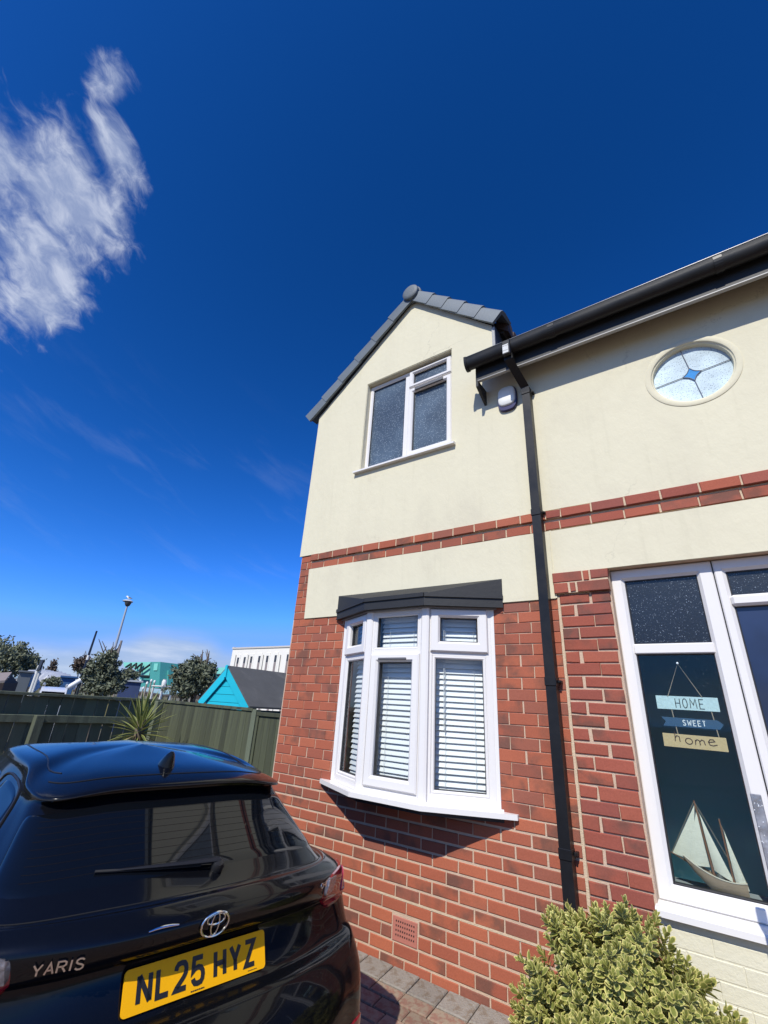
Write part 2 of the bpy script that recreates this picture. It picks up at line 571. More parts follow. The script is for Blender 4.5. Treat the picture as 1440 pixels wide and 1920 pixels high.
# strokes for painted and cut lettering, unit box 1 wide 1 high
STROKES = {
    'N': [[(0, 0), (0, 1)], [(0, 1), (1, 0)], [(1, 0), (1, 1)]],
    'L': [[(0, 1), (0, 0), (1, 0)]],
    'H': [[(0, 0), (0, 1)], [(1, 0), (1, 1)], [(0, .5), (1, .5)]],
    'Y': [[(0, 1), (.5, .45), (1, 1)], [(.5, .45), (.5, 0)]],
    'Z': [[(0, 1), (1, 1), (0, 0), (1, 0)]],
    '2': [[(0, .74), (.05, .87), (.2, .97), (.5, 1), (.8, .97), (.95, .87), (1, .74), (.95, .58), (.75, .42), (.1, .08), (0, 0), (1, 0)]],
    '5': [[(.95, 1), (.08, 1), (0, .52), (.2, .6), (.5, .63), (.8, .58), (.96, .45), (1, .3), (.95, .14), (.8, .03), (.5, 0), (.2, .03), (.04, .14), (0, .22)]],
    'O': [[(.5 + .5 * cos(a * pi / 8), .5 + .5 * sin(a * pi / 8)) for a in range(17)]],
    'M': [[(0, 0), (.08, 1), (.5, .35), (.92, 1), (1, 0)]],
    'E': [[(1, 1), (0, 1), (0, 0), (1, 0)], [(0, .52), (.8, .52)]],
    'S': [[(.95, .85), (.75, .98), (.4, 1), (.1, .88), (.08, .68), (.3, .55), (.7, .45), (.95, .32), (.92, .12), (.65, 0), (.3, 0), (.02, .14)]],
    'W': [[(0, 1), (.22, 0), (.5, .65), (.78, 0), (1, 1)]],
    'T': [[(0, 1), (1, 1)], [(.5, 1), (.5, 0)]],
    'V': [[(0, 1), (.5, 0), (1, 1)]],
    'A': [[(0, 0), (.5, 1), (1, 0)], [(.2, .35), (.8, .35)]],
    'R': [[(0, 0), (0, 1), (.7, 1), (.95, .88), (.95, .65), (.7, .52), (0, .52)], [(.5, .52), (1, 0)]],
    'I': [[(.5, 0), (.5, 1)]],
    'h': [[(0, 0), (.1, 1)], [(.03, .35), (.3, .6), (.6, .5), (.62, 0)]],
    'o': [[(.5 + .45 * cos(a * pi / 6), .32 + .3 * sin(a * pi / 6)) for a in range(13)]],
    'm': [[(0, .05), (.05, .55)], [(.05, .4), (.22, .6), (.42, .5), (.45, .05)], [(.45, .4), (.65, .6), (.85, .5), (.92, .1)]],
    'e': [[(.05, .3), (.85, .42), (.7, .6), (.3, .6), (.05, .35), (.2, .05), (.6, 0), (1.1, .12)]],
}


def stroke(mb, pts, w, depth, X, Y, Zv, O):
    """a thick bent line in the plane (X, Y) at O, standing proud along Zv"""
    P = [Vector((p[0], p[1])) for p in pts]
    closed = (P[0] - P[-1]).length < 1e-6
    n = len(P)
    L, R = [], []
    for i in range(n):
        a = P[i - 1] if i > 0 else (P[n - 2] if closed else None)
        b = P[i + 1] if i < n - 1 else (P[1] if closed else None)
        if a is None:
            d0 = d1 = (b - P[i]).normalized()
        elif b is None:
            d0 = d1 = (P[i] - a).normalized()
        else:
            d0, d1 = (P[i] - a).normalized(), (b - P[i]).normalized()
        n0, n1 = Vector((-d0.y, d0.x)), Vector((-d1.y, d1.x))
        t = (n0 + n1)
        t = t.normalized() if t.length > 1e-6 else n0
        k = w / 2 / max(.38, t.dot(n0))
        L.append(P[i] + t * k)
        R.append(P[i] - t * k)
    vs, fs = [], []
    for dz in (0, depth):
        for q in L + R:
            vs.append(O + X * q.x + Y * q.y + Zv * dz)
    m = 2 * n
    for i in range(n - 1):
        fs += [(m + i, m + i + 1, m + n + i + 1, m + n + i), (i, n + i, n + i + 1, i + 1), (i, i + 1, m + i + 1, m + i), (n + i, m + n + i, m + n + i + 1, n + i + 1)]
    fs += [(0, m, m + n, n), (n - 1, 2 * n - 1, m + 2 * n - 1, m + n - 1)]
    mb.add(vs, fs)


def letters(mb, text, x, y, cw, ch, gap, w, depth, X, Y, Zv, O, wob=0.0, widths=None):
    for c in text:
        k = (widths or {}).get(c, 1.0)
        if c in STROKES:
            dy = rnd.uniform(-wob, wob) * ch
            for st in STROKES[c]:
                pts = [(x + w / 2 + p[0] * (cw * k - w), y + dy + w / 2 + p[1] * (ch - w)) for p in st]
                stroke(mb, pts, w, depth, X, Y, Zv, O)
        x += cw * k + gap
    return x


def bez(pts, n):
    """smooth polyline through control points"""
    P = [np.array(p, float) for p in pts]
    out = []
    for i in range(len(P) - 1):
        p0, p1, p2, p3 = P[max(i - 1, 0)], P[i], P[i + 1], P[min(i + 2, len(P) - 1)]
        for k in range(n):
            t = k / n
            out.append(.5 * ((2 * p1) + (p2 - p0) * t + (2 * p0 - 5 * p1 + 4 * p2 - p3) * t * t + (3 * p1 - p0 - 3 * p2 + p3) * t ** 3))
    out.append(P[-1])
    return out



# ------------------------------------------------------------------ ground


def gz(x, y):
    """ground height: the drive falls gently away from the house, the land beyond the garden is lower"""
    if y > -1.9:
        z = -.095 * max(0, -y)
    else:
        z = -.18
    far = max(0.0, min(1.0, (-x - 4.2) / 3.0))
    far = max(far, max(0.0, min(1.0, (y - 1.2) / 6.0)) if x < .5 else 0)
    return z * (1 - far) - .55 * far


def sheet(name, xs, ys, mat, dz, kind='structure', rough=0.0):
    mb = MB(smooth=True)
    vs = [(x, y, gz(x, y) + dz + (rnd.uniform(-rough, rough) if rough else 0)) for x in xs for y in ys]
    n = len(ys)
    fs = [(i * n + j, (i + 1) * n + j, (i + 1) * n + j + 1, i * n + j + 1) for i in range(len(xs) - 1) for j in range(n - 1)]
    mb.add(vs, fs)
    o = mb.build(name, mat, smooth=True)
    tag(o, kind=kind)
    return o


EARTH = pm('earth', (.16, .135, .09), .95, .3, 1.2, .4, 9, col2=(.09, .10, .045), c2lo=.45, c2hi=.6)
PAVE_BED = pm('paving_joint', (.10, .075, .06), .95, .3, 30, .4, 120)
PAVER_R = pm('red_paver', (.29, .155, .11), .9, .3, 40, .5, 150, col2=(.33, .255, .18), c2lo=.40, c2hi=.58, obj_var=.3)
PAVER_G = pm('grey_paver', (.29, .26, .22), .92, .3, 30, .8, 90, obj_var=.25, col2=(.22, .175, .13), c2lo=.48, c2hi=.62)
xs = [-3000, -1200, -500, -250, -120, -60, -30, -15, -9, -7.2, -6, -5, -4.2, -3, -2, -1, 0, .5, 1, 2, 3, 4, 6, 9, 15, 30, 60, 150, 400, 1500, 3000]
ys = [-3000, -1000, -300, -100, -40, -15, -8, -4, -3, -1.9, -1.5, -1, -.5, 0, 1.2, 2.2, 4, 5.5, 7.2, 12, 25, 50, 90, 180, 400, 1200, 3000]
ground = sheet('ground', xs, ys, EARTH, -.06)
drive = sheet('driveway', [-3.7, -2.5, -1, 0, 1, 2, 3, 4, 5, 6, 8], [-9, -6, -4, -3, -1.9, -1.6, -1.2, -.8, -.4, -.004], PAVE_BED, -.012)

pav_meshes = {}


def piece_mesh(key, w, d, h, mat, jit=.0015, ch=.006, bevel_side='z'):
    """small slab with chamfered face, its variants shared between alike pieces"""
    k = (key, round(w, 3), round(d, 3), round(h, 3), rnd.randrange(4))
    if k in pav_meshes:
        return pav_meshes[k]
    a, b = w / 2, d / 2
    j = lambda: rnd.uniform(-jit, jit)
    o = [(-a + j(), -b + j()), (a + j(), -b + j()), (a + j(), b + j()), (-a + j(), b + j())]
    vs = [(x, y, -h) for x, y in o] + [(x, y, -ch) for x, y in o] + [(x - ch * (1 if x > 0 else -1), y - ch * (1 if y > 0 else -1), j() * .6) for x, y in o]
    fs = [(3, 2, 1, 0)] + [(i, (i + 1) % 4, 4 + (i + 1) % 4, 4 + i) for i in range(4)] + [(4 + i, 4 + (i + 1) % 4, 8 + (i + 1) % 4, 8 + i) for i in range(4)] + [(8, 9, 10, 11)]
    me = bpy.data.meshes.new(key)
    me.from_pydata(vs, [], fs)
    me.materials.append(mat)
    me.update()
    pav_meshes[k] = me
    return me


slope = math.atan(.095)
stuffP = {0: MB(), 1: MB()}


def paver(x, y, w, d, mat, near, rot=0.0):
    z = gz(x, y) + .002 + rnd.uniform(-.0025, .002)
    R = Euler(((slope if y > -1.9 else 0) + rnd.uniform(-.006, .006), rnd.uniform(-.006, .006), rot)).to_matrix().to_4x4()
    M = Matrix.Translation((x, y, z)) @ R
    me = piece_mesh('paver', w, d, .05, mat)
    if near:
        o = bpy.data.objects.new('paver', me)
        o.matrix_world = M
        link(o, drive)
    else:
        k = 1 if mat is PAVER_R else 0
        stuffP[k].add([M @ v.co for v in me.vertices], [tuple(p.vertices) for p in me.polygons])


X = -3.6
while X < 7.9:                         # grey border course along the wall
    near = .7 < X < 2.9
    paver(X + .1, -.09, .192, .165, PAVER_G, near)
    X += .2
row = 0
y = -.18
while y > -8.8:
    X = -3.6 + (.1 if row % 2 else 0)
    while X < 7.9:
        near = .9 < X < 2.7 and y > -.75
        if abs(X - 2.0) < 4.5 or row % 1 == 0:
            paver(X + .1, y - .05, .194, .095, PAVER_R, near)
        X += .2
    y -= .101
    row += 1
o = stuffP[0].build('pavers', PAVER_G, drive, kind='stuff', fix=False)
o = stuffP[1].build('pavers', PAVER_R, drive, kind='stuff', fix=False)

# ------------------------------------------------------------------ house
house = empty('house', (0, 0, 0), 'brick and cream rendered house with gabled corner, bay window and white door frame', 'house')
TANV = .04
GABLE = [(-.0, 4.80), (1.345, 5.99), (2.28, 5.07), (2.28, 4.62)]
RX = 6.6
UWIN = rect(.735, 1.84, 3.832, 5.0)
BAYO = rect(.80, 2.11, .985, 2.25)
DOORO = [(2.997, .66), (5.2, .66), (5.2, 2.475), (2.997, 2.475)]
OV = circle(3.725, 3.835, .262)
core = MB()
# masonry core with mortar face at y = 0
core.prism([(0.02, -.3), (RX, -.3), (RX, 4.62), (2.28, 4.62), (2.28, 5.06), (1.345, 5.98), (0.02, 4.79)], (0, .22, 0), (0, 0, 0),
           holes=[rect(.735, 1.84, 3.832, 5.0), rect(.80, 2.11, .985, 2.25), DOORO, OV])
wallb = core.build('brick_wall', MORTAR, house)
# return and rear walls
back = MB()
back.box(.02, .24, .22, 6, -.3, 4.75)
back.box(RX - .22, RX, .22, 6, -.3, 4.62)
back.box(.24, RX - .22, 5.78, 6, -.3, 4.62)
back.build('side_wall', pm('plain_render', (.72, .68, .54), .9, .06, 3), house)
# floors, ceilings and partitions seen through the panes
rm = MB()
rm.box(.26, 2.6, .9, 1.0, .2, 2.7)
rm.box(.26, 2.6, .23, .9, 2.6, 2.7)
rm.box(.26, .36, .23, .9, .2, 2.6)
rm.box(2.5, 2.6, .23, .9, .2, 2.6)
rm.box(.36, 2.5, .23, .9, .2, .3)
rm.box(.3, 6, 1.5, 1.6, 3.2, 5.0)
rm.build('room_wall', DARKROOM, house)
rm = MB()
rm.box(1.6, 5.3, 1.6, 1.7, .2, 2.7)
rm.box(1.6, 5.3, .23, 1.6, 2.62, 2.7)
rm.box(1.6, 1.7, 1.0, 1.6, .2, 2.62)
rm.box(2.72, 2.78, .23, 1.0, .3, 2.62)
rm.build('hall_wall', TEAL_WALL, house)
MB().box(1.7, 5.3, .23, 1.6, .2, .3).build('hall_floor', pm('hall_floor', (.60, .66, .64), .6, .1, 3), house)
ledge = MB().box(3.0, 5.2, .126, .36, .66, .735, ch=.006)
ledge.build('inner_sill', pm('ledge_paint', (.33, .36, .37), .6), house)

# cream render
YR = -.017


def shrink(poly, d):
    return poly


rw = MB()
upper = [(0.0, 2.972), (RX, 2.972), (RX, 4.62), (2.28, 4.62), (2.28, 5.07), (1.345, 5.99), (0.0, 4.80)]


def wob_edge(poly, step=.25, amp=.0025):
    out = []
    for i, p in enumerate(poly):
        q = poly[(i + 1) % len(poly)]
        L = sqrt((q[0] - p[0]) ** 2 + (q[1] - p[1]) ** 2)
        k = max(1, int(L / step))
        for j in range(k):
            t = j / k
            out.append((p[0] + (q[0] - p[0]) * t + (rnd.uniform(-amp, amp) if j else 0), p[1] + (q[1] - p[1]) * t + (rnd.uniform(-amp, amp) if j else 0)))
    return out


rw.prism(wob_edge(upper), (0, -YR + .0, 0), (0, YR, 0), holes=[UWIN, circle(3.725, 3.835, .275, 40)])
lowL = [(.186, 2.298), (2.642, 2.298), (2.642, 2.808), (.176, 2.808)]
bayhead = [(.186, 2.298), (.66, 2.298), (.66, 2.44), (2.21, 2.44), (2.21, 2.298), (2.642, 2.298), (2.642, 2.806), (.166, 2.812)]
rw.prism(wob_edge(bayhead), (0, -YR, 0), (0, YR, 0))
rw.prism(wob_edge([(2.650, 2.474), (RX, 2.474), (RX, 2.79), (2.650, 2.804)]), (0, -YR, 0), (0, YR, 0))
rw.prism(rect(2.640, 2.652, 2.30, 2.81), (0, -YR - .004, 0), (0, YR + .004, 0))
rw.prism(rect(2.6425, 2.652, 2.30, 2.474), (0, -YR - .002, 0), (0, YR + .002, 0))
# reveals of the upper window
rv = .062
for a_, b_, c_, d_ in ((.7353, .742, 3.8325, 4.9995), (1.833, 1.8397, 3.8325, 4.9995), (.7425, 1.8325, 4.992, 4.9995)):
    rw.prism(rect(a_, b_, c_, d_), (0, .11, 0), (0, -.012, 0))
renderw = rw.build('render_coat', RENDER, house)

# bricks --------------------------------------------------------------
FL = []       # (visible size, matrix, mesh args, mat1, matN, name)
hidden_boxes = [(.8, 2.11, .985, 2.25)]


def brick(x0, x1, z0, z1, y, kind, proud=.006, rank=0.0):
    FL.append((x0, x1, z0, z1, y, kind, proud, rank))


P0, PB = .1945, .0085
for k in range(1, 41):
    zt = 2.97 - .075 * (k - 1) - .005
    zb = zt - .065
    odd = k % 2
    xs_ = [.036]
    j = (.223 if odd else .119) - .004
    while j < 2.6:
        xs_.append(j)
        j += P0
    edges = xs_
    bl = [(edges[i] + (0 if i == 0 else PB / 2), (edges[i + 1] - PB / 2) if i + 1 < len(edges) else 2.648) for i in range(len(edges))]
    for (a, b) in bl:
        a += rnd.uniform(-.0015, .0015)
        b += rnd.uniform(-.0015, .0015)
        if b > 2.648:
            b = 2.648
        if k <= 9:
            lim = .172 if k < 6 else .18
            if a > lim - .02:
                continue
            b = min(b, lim)
            a = max(a, .022) - (.012 if a < .05 else 0)
        if k >= 10 and zt > .99 and zb < 2.25:         # bay opening
            if a > .74 and b < 2.17:
                continue
            if a < .74 < b:
                b = .745
            if a < 2.17 < b:
                a = 2.162
        if k in (37, 38) and b > 1.372 and a < 1.572:   # air brick
            if a < 1.372:
                b = 1.366
            elif b > 1.572:
                a = 1.578
            else:
                continue
        if b - a < .02:
            continue
        brick(a, b, zb, zt, 0, 'new')
# string course: two courses, the upper one proud of the lower
for row_, (z0, z1, pr, off) in enumerate(((2.898, 2.966, .034, 0.0), (2.812, 2.880, .014, .11))):
    x = .185 - (.0 if row_ == 0 else .0)
    first = True
    while x < RX - .1:
        w = .208
        if x < 2.55:
            w = .187
        if first and row_ == 0:
            w = .10
        if first and row_ == 1:
            w = .17
        if 2.50 < x < 2.72 and w > .12:
            w = rnd.choice((.10, .12))
        brick(x, x + w, z0 + rnd.uniform(-.002, .002), z1 + rnd.uniform(-.002, .002), 0, 'new' if x < 2.6 else 'old', pr)
        x += w + .008
        first = False
_k = 0
# pier of older brick beside the door
for k in range(0, 34):
    zt = 2.476 - .0765 * k - .005
    zb = zt - .0655
    if k == 0:
        cells = [(2.637, 2.83), (2.842, 2.879), (2.891, 2.996)]
        pr = .034
    elif k == 1:
        cells = [(2.639, 2.735), (2.747, 2.785), (2.797, 2.996)]
        pr = .034
    else:
        pr = .010
        if k % 2 == 0:
            cells = [(2.668, 2.864 + rnd.uniform(-.01, .01)), (2.880, 2.985)]
        else:
            cells = [(2.668, 2.762 + rnd.uniform(-.01, .01)), (2.776, 2.985)]
    for a, b in cells:
        brick(a, b, zb + rnd.uniform(-.003, .002), zt + rnd.uniform(-.002, .003), 0, 'old', pr)
# painted brick below the door sill
for k in range(0, 8):
    zt = .60 - .0765 * k - .003
    x = 2.992
    first = True
    while x < 4.9:
        w = .105 if (first and k % 2) else .218
        brick(x, x + w - .004, zt - .071, zt, 0, 'cream', .0078)
        x += w + .004
        first = False


def project(x, y, z):
    d = Vector((x, y, z)) - CAM
    dz = d.dot(_f)
    if dz < .1:
        return (-9999, -9999)
    return (720 + FPX * d.dot(_r) / dz, 960 - FPX * d.dot(_u) / dz)


def score(bk):
    x0, x1, z0, z1 = bk[:4]
    c = project((x0 + x1) / 2, -.01, (z0 + z1) / 2)
    if not (5 < c[0] < 1435 and 5 < c[1] < 1915):
        return 0
    a, b, cc = project(x0, 0, z0), project(x1, 0, z0), project(x0, 0, z1)
    ar = abs((b[0] - a[0]) * (cc[1] - a[1]) - (b[1] - a[1]) * (cc[0] - a[0]))
    # behind the parked car or the shrub
    if c[1] > 1450 and c[0] < 540 + (c[1] - 1450) * .42:
        ar *= .02
    if bk[5] == 'cream' and c[0] < 1310:
        ar *= .02
    if 1000 < c[0] < 1300 and c[1] > 1740:
        ar *= .02
    if z1 < -.01:
        ar = 0
    return ar


FL.sort(key=score, reverse=True)
bmesh_cache = {}


def brick_mesh(w, h, pr, mat, tagname):
    key = (tagname, round(w, 2), round(h, 2), pr, rnd.randrange(5))
    if key in bmesh_cache:
        return bmesh_cache[key]
    a, b = w / 2, h / 2
    q = random.Random(int(key[1] * 1000 + key[2] * 77 + key[4]))
    s = .0025 if tagname == 'old' else .0014
    j = lambda: q.uniform(-s, s)
    o = [(-a + j(), -b + j()), (a + j(), -b + j()), (a + j(), b + j()), (-a + j(), b + j())]
    c = .004 if tagname == 'old' else .003
    vs = [(x, .01, z) for x, z in o] + [(x, -pr + c, z) for x, z in o] + [(x - c * (1 if x > 0 else -1), -pr + j() * .5, z - c * (1 if z > 0 else -1)) for x, z in o]
    fs = [(i, (i + 1) % 4, 4 + (i + 1) % 4, 4 + i) for i in range(4)] + [(4 + i, 4 + (i + 1) % 4, 8 + (i + 1) % 4, 8 + i) for i in range(4)] + [(8, 9, 10, 11)]
    me = bpy.data.meshes.new('brick')
    me.from_pydata(vs, [], fs)
    me.materials.append(mat)
    me.update()
    bmesh_cache[key] = me
    return me


M1 = {'new': BRICK1, 'old': OLD1, 'cream': CREAMP}
MN = {'new': BRICKN, 'old': OLDN, 'cream': CREAMP}
rest = {k: MB() for k in MN}
for i, (x0, x1, z0, z1, y, kind, pr, rk) in enumerate(FL):
    w, h = x1 - x0, z1 - z0
    me = brick_mesh(w, h, pr, M1[kind], kind)
    M = Matrix.Translation(((x0 + x1) / 2, 0, (z0 + z1) / 2)) @ Matrix.Diagonal((w / round(w, 2), 1, h / round(h, 2), 1))
    if i < 300:
        o = bpy.data.objects.new('brick', me)
        o.matrix_world = M
        link(o, wallb)
    else:
        rest[kind].add([M @ v.co for v in me.vertices], [tuple(p.vertices) for p in me.polygons])
for k, mb in rest.items():
    if mb.v:
        mb.build('bricks', MN[k], wallb, kind='stuff', fix=True)
cbk = MB().box(2.992, 5.15, -.0055, .001, -.3, .599)
cbk.build('painted_joint', CREAMP, wallb)
# pointing: proud damp course bed, straight joint against the pier
pt = MB()
pt.box(.186, RX, -.0275, .001, 2.900, 2.964)
pt.box(.186, RX, -.0075, .001, 2.815, 2.8995)
pt.box(2.640, 2.994, -.0275, .001, 2.326, 2.470)
pt.box(.036, 2.65, -.0045, .001, .340, .353)
pt.box(2.650, 2.666, -.0075, .001, -.1, 2.31)
pt.build('pointing', pm('pale_mortar', (.58, .45, .31), .95, .2, 20, .6, 150), wallb)
# air brick
ab = MB().box(1.376, 1.568, -.006, .03, .124, .252, ch=.002)
abo = ab.build('air_brick', pm('terracotta', (.42, .15, .11), .8, .15, 20, .3, 120), house)
hl = MB()
for i in range(9):
    for k in range(4):
        x, z = 1.403 + i * .0172, .153 + k * .024
        hl.box(x, x + .0075, -.0078, -.0055, z, z + .009)
hl.build('hole', pm('hole_dark', (.02, .01, .01), .9), abo)

# upper window ---------------------------------------------------------
YW = .045
uw = bpy.data.objects.new('upper_window', None)
link(uw, house)
fr = MB()
fr.ring(.741, 1.834, 3.836, 4.985, (.045, .045, .045, .05), YW, YW + .06)
fr.box(1.232, 1.318, YW + .004, YW + .06, 3.88, 4.94, ch=.004)
fr.build('frame', UPVC, uw)
fr = MB()
fr.ring(1.290, 1.806, 4.745, 4.965, (.050, .060, .045, .040), YW - .018, YW + .035, ch=.010, inset=.014)
fr.build('sash', UPVC, uw)
fr = MB()
fr.ring(1.290, 1.806, 3.868, 4.728, (.055, .060, .065, .055), YW - .016, YW + .035, ch=.010, inset=.014)
fr.build('sash', UPVC, uw)
gs = MB()
for a, b, c, d in ((.786, 1.232, 3.885, 4.935), (1.340, 1.746, 4.79, 4.925), (1.345, 1.746, 3.933, 4.673)):
    gs.ring(a - .004, b + .004, c - .004, d + .004, .012, YW + .012, YW + .04, ch=.002, inset=.003)
gs.build('gasket', SEAL, uw)
for a, b, c, d in ((.785, 1.234, 3.88, 4.94), (1.338, 1.748, 4.788, 4.927), (1.343, 1.748, 3.931, 4.675)):
    MB().box(a, b, YW + .022, YW + .03, c, d).build('pane', GL_UP, uw)
vt = MB().box(1.375, 1.715, YW - .034, YW - .014, 4.672, 4.712, ch=.004)
vt.build('trickle_vent', pm('grey_vent', (.12, .12, .125), .5), uw)
sill = MB()
sill.prism([(YW + .03, 3.840), (-.055, 3.829), (-.062, 3.824), (-.062, 3.806), (YW + .03, 3.806)], (1.20, 0, 0), (.675, 0, 0), ((0, 1, 0), (0, 0, 1)))
sill.build('sill', UPVC, uw)

# round stained window -------------------------------------------------
rw_ = bpy.data.objects.new('round_window', None)
link(rw_, house)
cx, cz = 3.725, 3.835
ri = MB(smooth=True)
prof = [(.288, .0), (.287, .0205), (.283, .0225), (.256, .0225), (.250, .020), (.246, .010), (.238, .006), (.233, -.030)]
ri.lathe(prof, (cx, .0, cz), (0, -1, 0), 64)
ri.build('surround', RENDER, rw_)
yv = .028
K = .058
dia = []
for s_ in range(4):                               # concave-sided diamond in the middle
    a0, a1 = s_ * pi / 2 + .12, (s_ + 1) * pi / 2 + .12
    p, q = Vector((K * cos(a0), K * sin(a0))), Vector((K * cos(a1), K * sin(a1)))
    for t in (0, .25, .5, .75):
        m_ = p.lerp(q, t)
        dia.append(m_ * (1 - .22 * (1 - (2 * t - 1) ** 2)))
MB().prism([(p.x, p.y) for p in dia], (0, .006, 0), (cx, yv - .006, cz)).build('pane', GL_BLUE, rw_)
for s_ in range(4):
    a0, a1 = s_ * pi / 2 + .12, (s_ + 1) * pi / 2 + .12
    out = [(.236 * cos(a0 + (a1 - a0) * i / 12), .236 * sin(a0 + (a1 - a0) * i / 12)) for i in range(13)]
    inn = dia[s_ * 4:s_ * 4 + 4] + [dia[(s_ * 4 + 4) % 16]]
    MB().prism(out + [(p.x, p.y) for p in inn[::-1]], (0, .005, 0), (cx, yv, cz)).build('pane', GL_OVAL, rw_)
came = MB()
for s_ in range(4):
    a0 = s_ * pi / 2 + .12
    came.tube([(cx + r_ * cos(a0), yv - .006, cz + r_ * sin(a0)) for r_ in (K, .15, .236)], .0026, 6)
    pts = dia[s_ * 4:s_ * 4 + 4] + [dia[(s_ * 4 + 4) % 16]]
    came.tube([(cx + p.x, yv - .007, cz + p.y) for p in pts], .0028, 6)
came.build('lead_came', pm('lead', (.16, .17, .20), .5, .2, 20), rw_)

# bay window ------------------------------------------------------------
bay = bpy.data.objects.new('bay_window', None)
link(bay, house)
L0, L1, R1, R0 = Vector((.742, -.004)), Vector((1.180, -.226)), Vector((1.712, -.226)), Vector((2.163, -.004))


def facetM(A, B):
    t = (B - A).normalized()
    n = Vector((-t.y, t.x))                       # inward
    return Matrix(((t.x, n.x, 0, A.x), (t.y, n.y, 0, A.y), (0, 0, 1, 0), (0, 0, 0, 1))), (B - A).length


ZB, ZT = .966, 2.262


def bay_facet(A, B, opener_top, vent):
    M, W = facetM(A, B)
    f = MB()
    f.ring(.012, W - .012, ZB, ZT, (.052, .052, .06, .05), 0, .06, M, ch=.006)
    f.box(.05, W - .05, .004, .06, 1.898, 1.956, M, ch=.004)
    f.build('frame', UPVC, bay)
    if opener_top:
        s = MB().ring(.040, W - .040, 1.930, 2.246, (.072, .072, .075, .062), -.020, .03, M, ch=.009, inset=.016)
        s.build('sash', UPVC, bay)
        gl = [(.115, W - .115, 2.008, 2.182), (.078, W - .078, 1.040, 1.896)]
        MB().ring(.060, W - .060, 1.022, 1.902, .020, .003, .03, M, ch=.004, inset=.008).build('bead', UPVC, bay)
    else:
        s = MB().ring(.042, W - .042, 1.003, 1.914, (.068, .068, .070, .060), -.020, .03, M, ch=.009, inset=.016)
        s.build('sash', UPVC, bay)
        gl = [(.078, W - .078, 1.956, 2.210), (.112, W - .112, 1.075, 1.852)]
        MB().ring(.058, W - .058, 1.948, 2.222, .018, .003, .03, M, ch=.004, inset=.008).build('bead', UPVC, bay)
    if vent:
        MB().box(.125, W - .150, -.034, -.018, 1.868, 1.884, M, ch=.003).build('trickle_vent', pm('grey_vent', (0, 0, 0)), bay)
    gk = MB()
    for a, b, c, d in gl:
        gk.ring(a - .004, b + .004, c - .004, d + .004, .010, .016, .05, M, ch=.002, inset=.003)
    gk.build('gasket', SEAL, bay)
    for a, b, c, d in gl:
        MB().box(a, b, .028, .030, c, d, M).build('pane', GLASS, bay)
    return M, W, gl


FAC = [bay_facet(L0, L1, True, False), bay_facet(L1, R1, False, True), bay_facet(R1, R0, True, False)]
post = MB()
for p, ang in ((L1, -.235), (R1, .235)):
    Mp = Matrix.Translation((p.x, p.y, 0)) @ Matrix.Rotation(ang * -1.0 if False else 0, 4, 'Z')
    post.prism([(-.034, -.006), (-.020, -.016), (.020, -.016), (.034, -.006), (.030, .05), (-.030, .05)], (0, 0, ZT - ZB + .03), (p.x, p.y, ZB - .004), ((1, 0, 0), (0, 1, 0)))
post.box(.722, .758, -.012, .05, ZB, ZT)
post.box(2.148, 2.176, -.012, .05, ZB, ZT)
post.build('corner_post', UPVC, bay)
sb = MB()
SP = [(.622, .004), (.622, -.03), (1.152, -.305), (1.742, -.305), (2.288, -.03), (2.288, .004)]
sb.prism(SP, (0, 0, .030), (0, 0, .930), ((1, 0, 0), (0, 1, 0)))
SP2 = [(.70, .004), (1.172, -.262), (1.722, -.262), (2.21, .004)]
sb.prism(SP2, (0, 0, .012), (0, 0, .960), ((1, 0, 0), (0, 1, 0)))
sb.build('sill', UPVC, bay)
ub = MB().prism([(.70, -.002), (1.18, -.25), (1.715, -.25), (2.20, -.002)], (0, 0, .03), (0, 0, .900), ((1, 0, 0), (0, 1, 0)))
ub.build('soffit', BLACKW, bay)
# canopy: lead-dark lid and fascia
cn = MB()
CF = [(.618, -.018), (1.165, -.300), (1.738, -.300), (2.256, -.018)]
bm_v = [(x, y, 2.352) for x, y in CF] + [(x, y, 2.262) for x, y in CF] + [(.618, -.0, 2.488), (2.256, -.0, 2.478), (.618, 0.0, 2.262), (2.256, 0.0, 2.262)]
for i in range(3):
    a, b = CF[i], CF[i + 1]
    cn.add([(a[0], a[1], 2.352), (b[0], b[1], 2.352), (b[0], b[1], 2.262), (a[0], a[1], 2.262)], [(0, 1, 2, 3)])
cn.add([(.618, -.018, 2.488), (2.256, -.018, 2.480), (2.256, -.018, 2.352), (1.738, -.295, 2.352), (1.165, -.295, 2.352), (.618, -.018, 2.352)], [(0, 1, 3, 4), (1, 2, 3), (0, 4, 5)])
cn.add([(.618, -.018, 2.488), (2.256, -.018, 2.480), (2.256, .002, 2.480), (.618, .002, 2.488), (.618, -.018, 2.262), (.618, .002, 2.262), (2.256, -.018, 2.262), (2.256, .002, 2.262)], [(0, 1, 2, 3), (0, 3, 5, 4), (1, 6, 7, 2)])
cn.add([(x, y, 2.262) for x, y in CF], [(0, 1, 2, 3)])
cno = cn.build('canopy', BLACKW, bay)
rim = MB()
for i in range(3):
    a, b = Vector((*CF[i], 0)), Vector((*CF[i + 1], 0))
    n_ = Vector((b.y - a.y, a.x - b.x, 0)).normalized()
    for z0, z1, d in ((2.325, 2.356, .012), (2.258, 2.268, .006)):
        P = [a, b, b + n_ * d, a + n_ * d]
        rim.prism([(p.x, p.y) for p in P], (0, 0, z1 - z0), (0, 0, z0), ((1, 0, 0), (0, 1, 0)))
rim.build('trim', BLACKW, cno)
MB().prism([(.66, .0), (1.172, -.262), (1.722, -.262), (2.21, .0)], (0, 0, .012), (0, 0, 2.249), ((1, 0, 0), (0, 1, 0))).build('head_soffit', pm('grey_soffit', (.22, .22, .23), .6), bay)

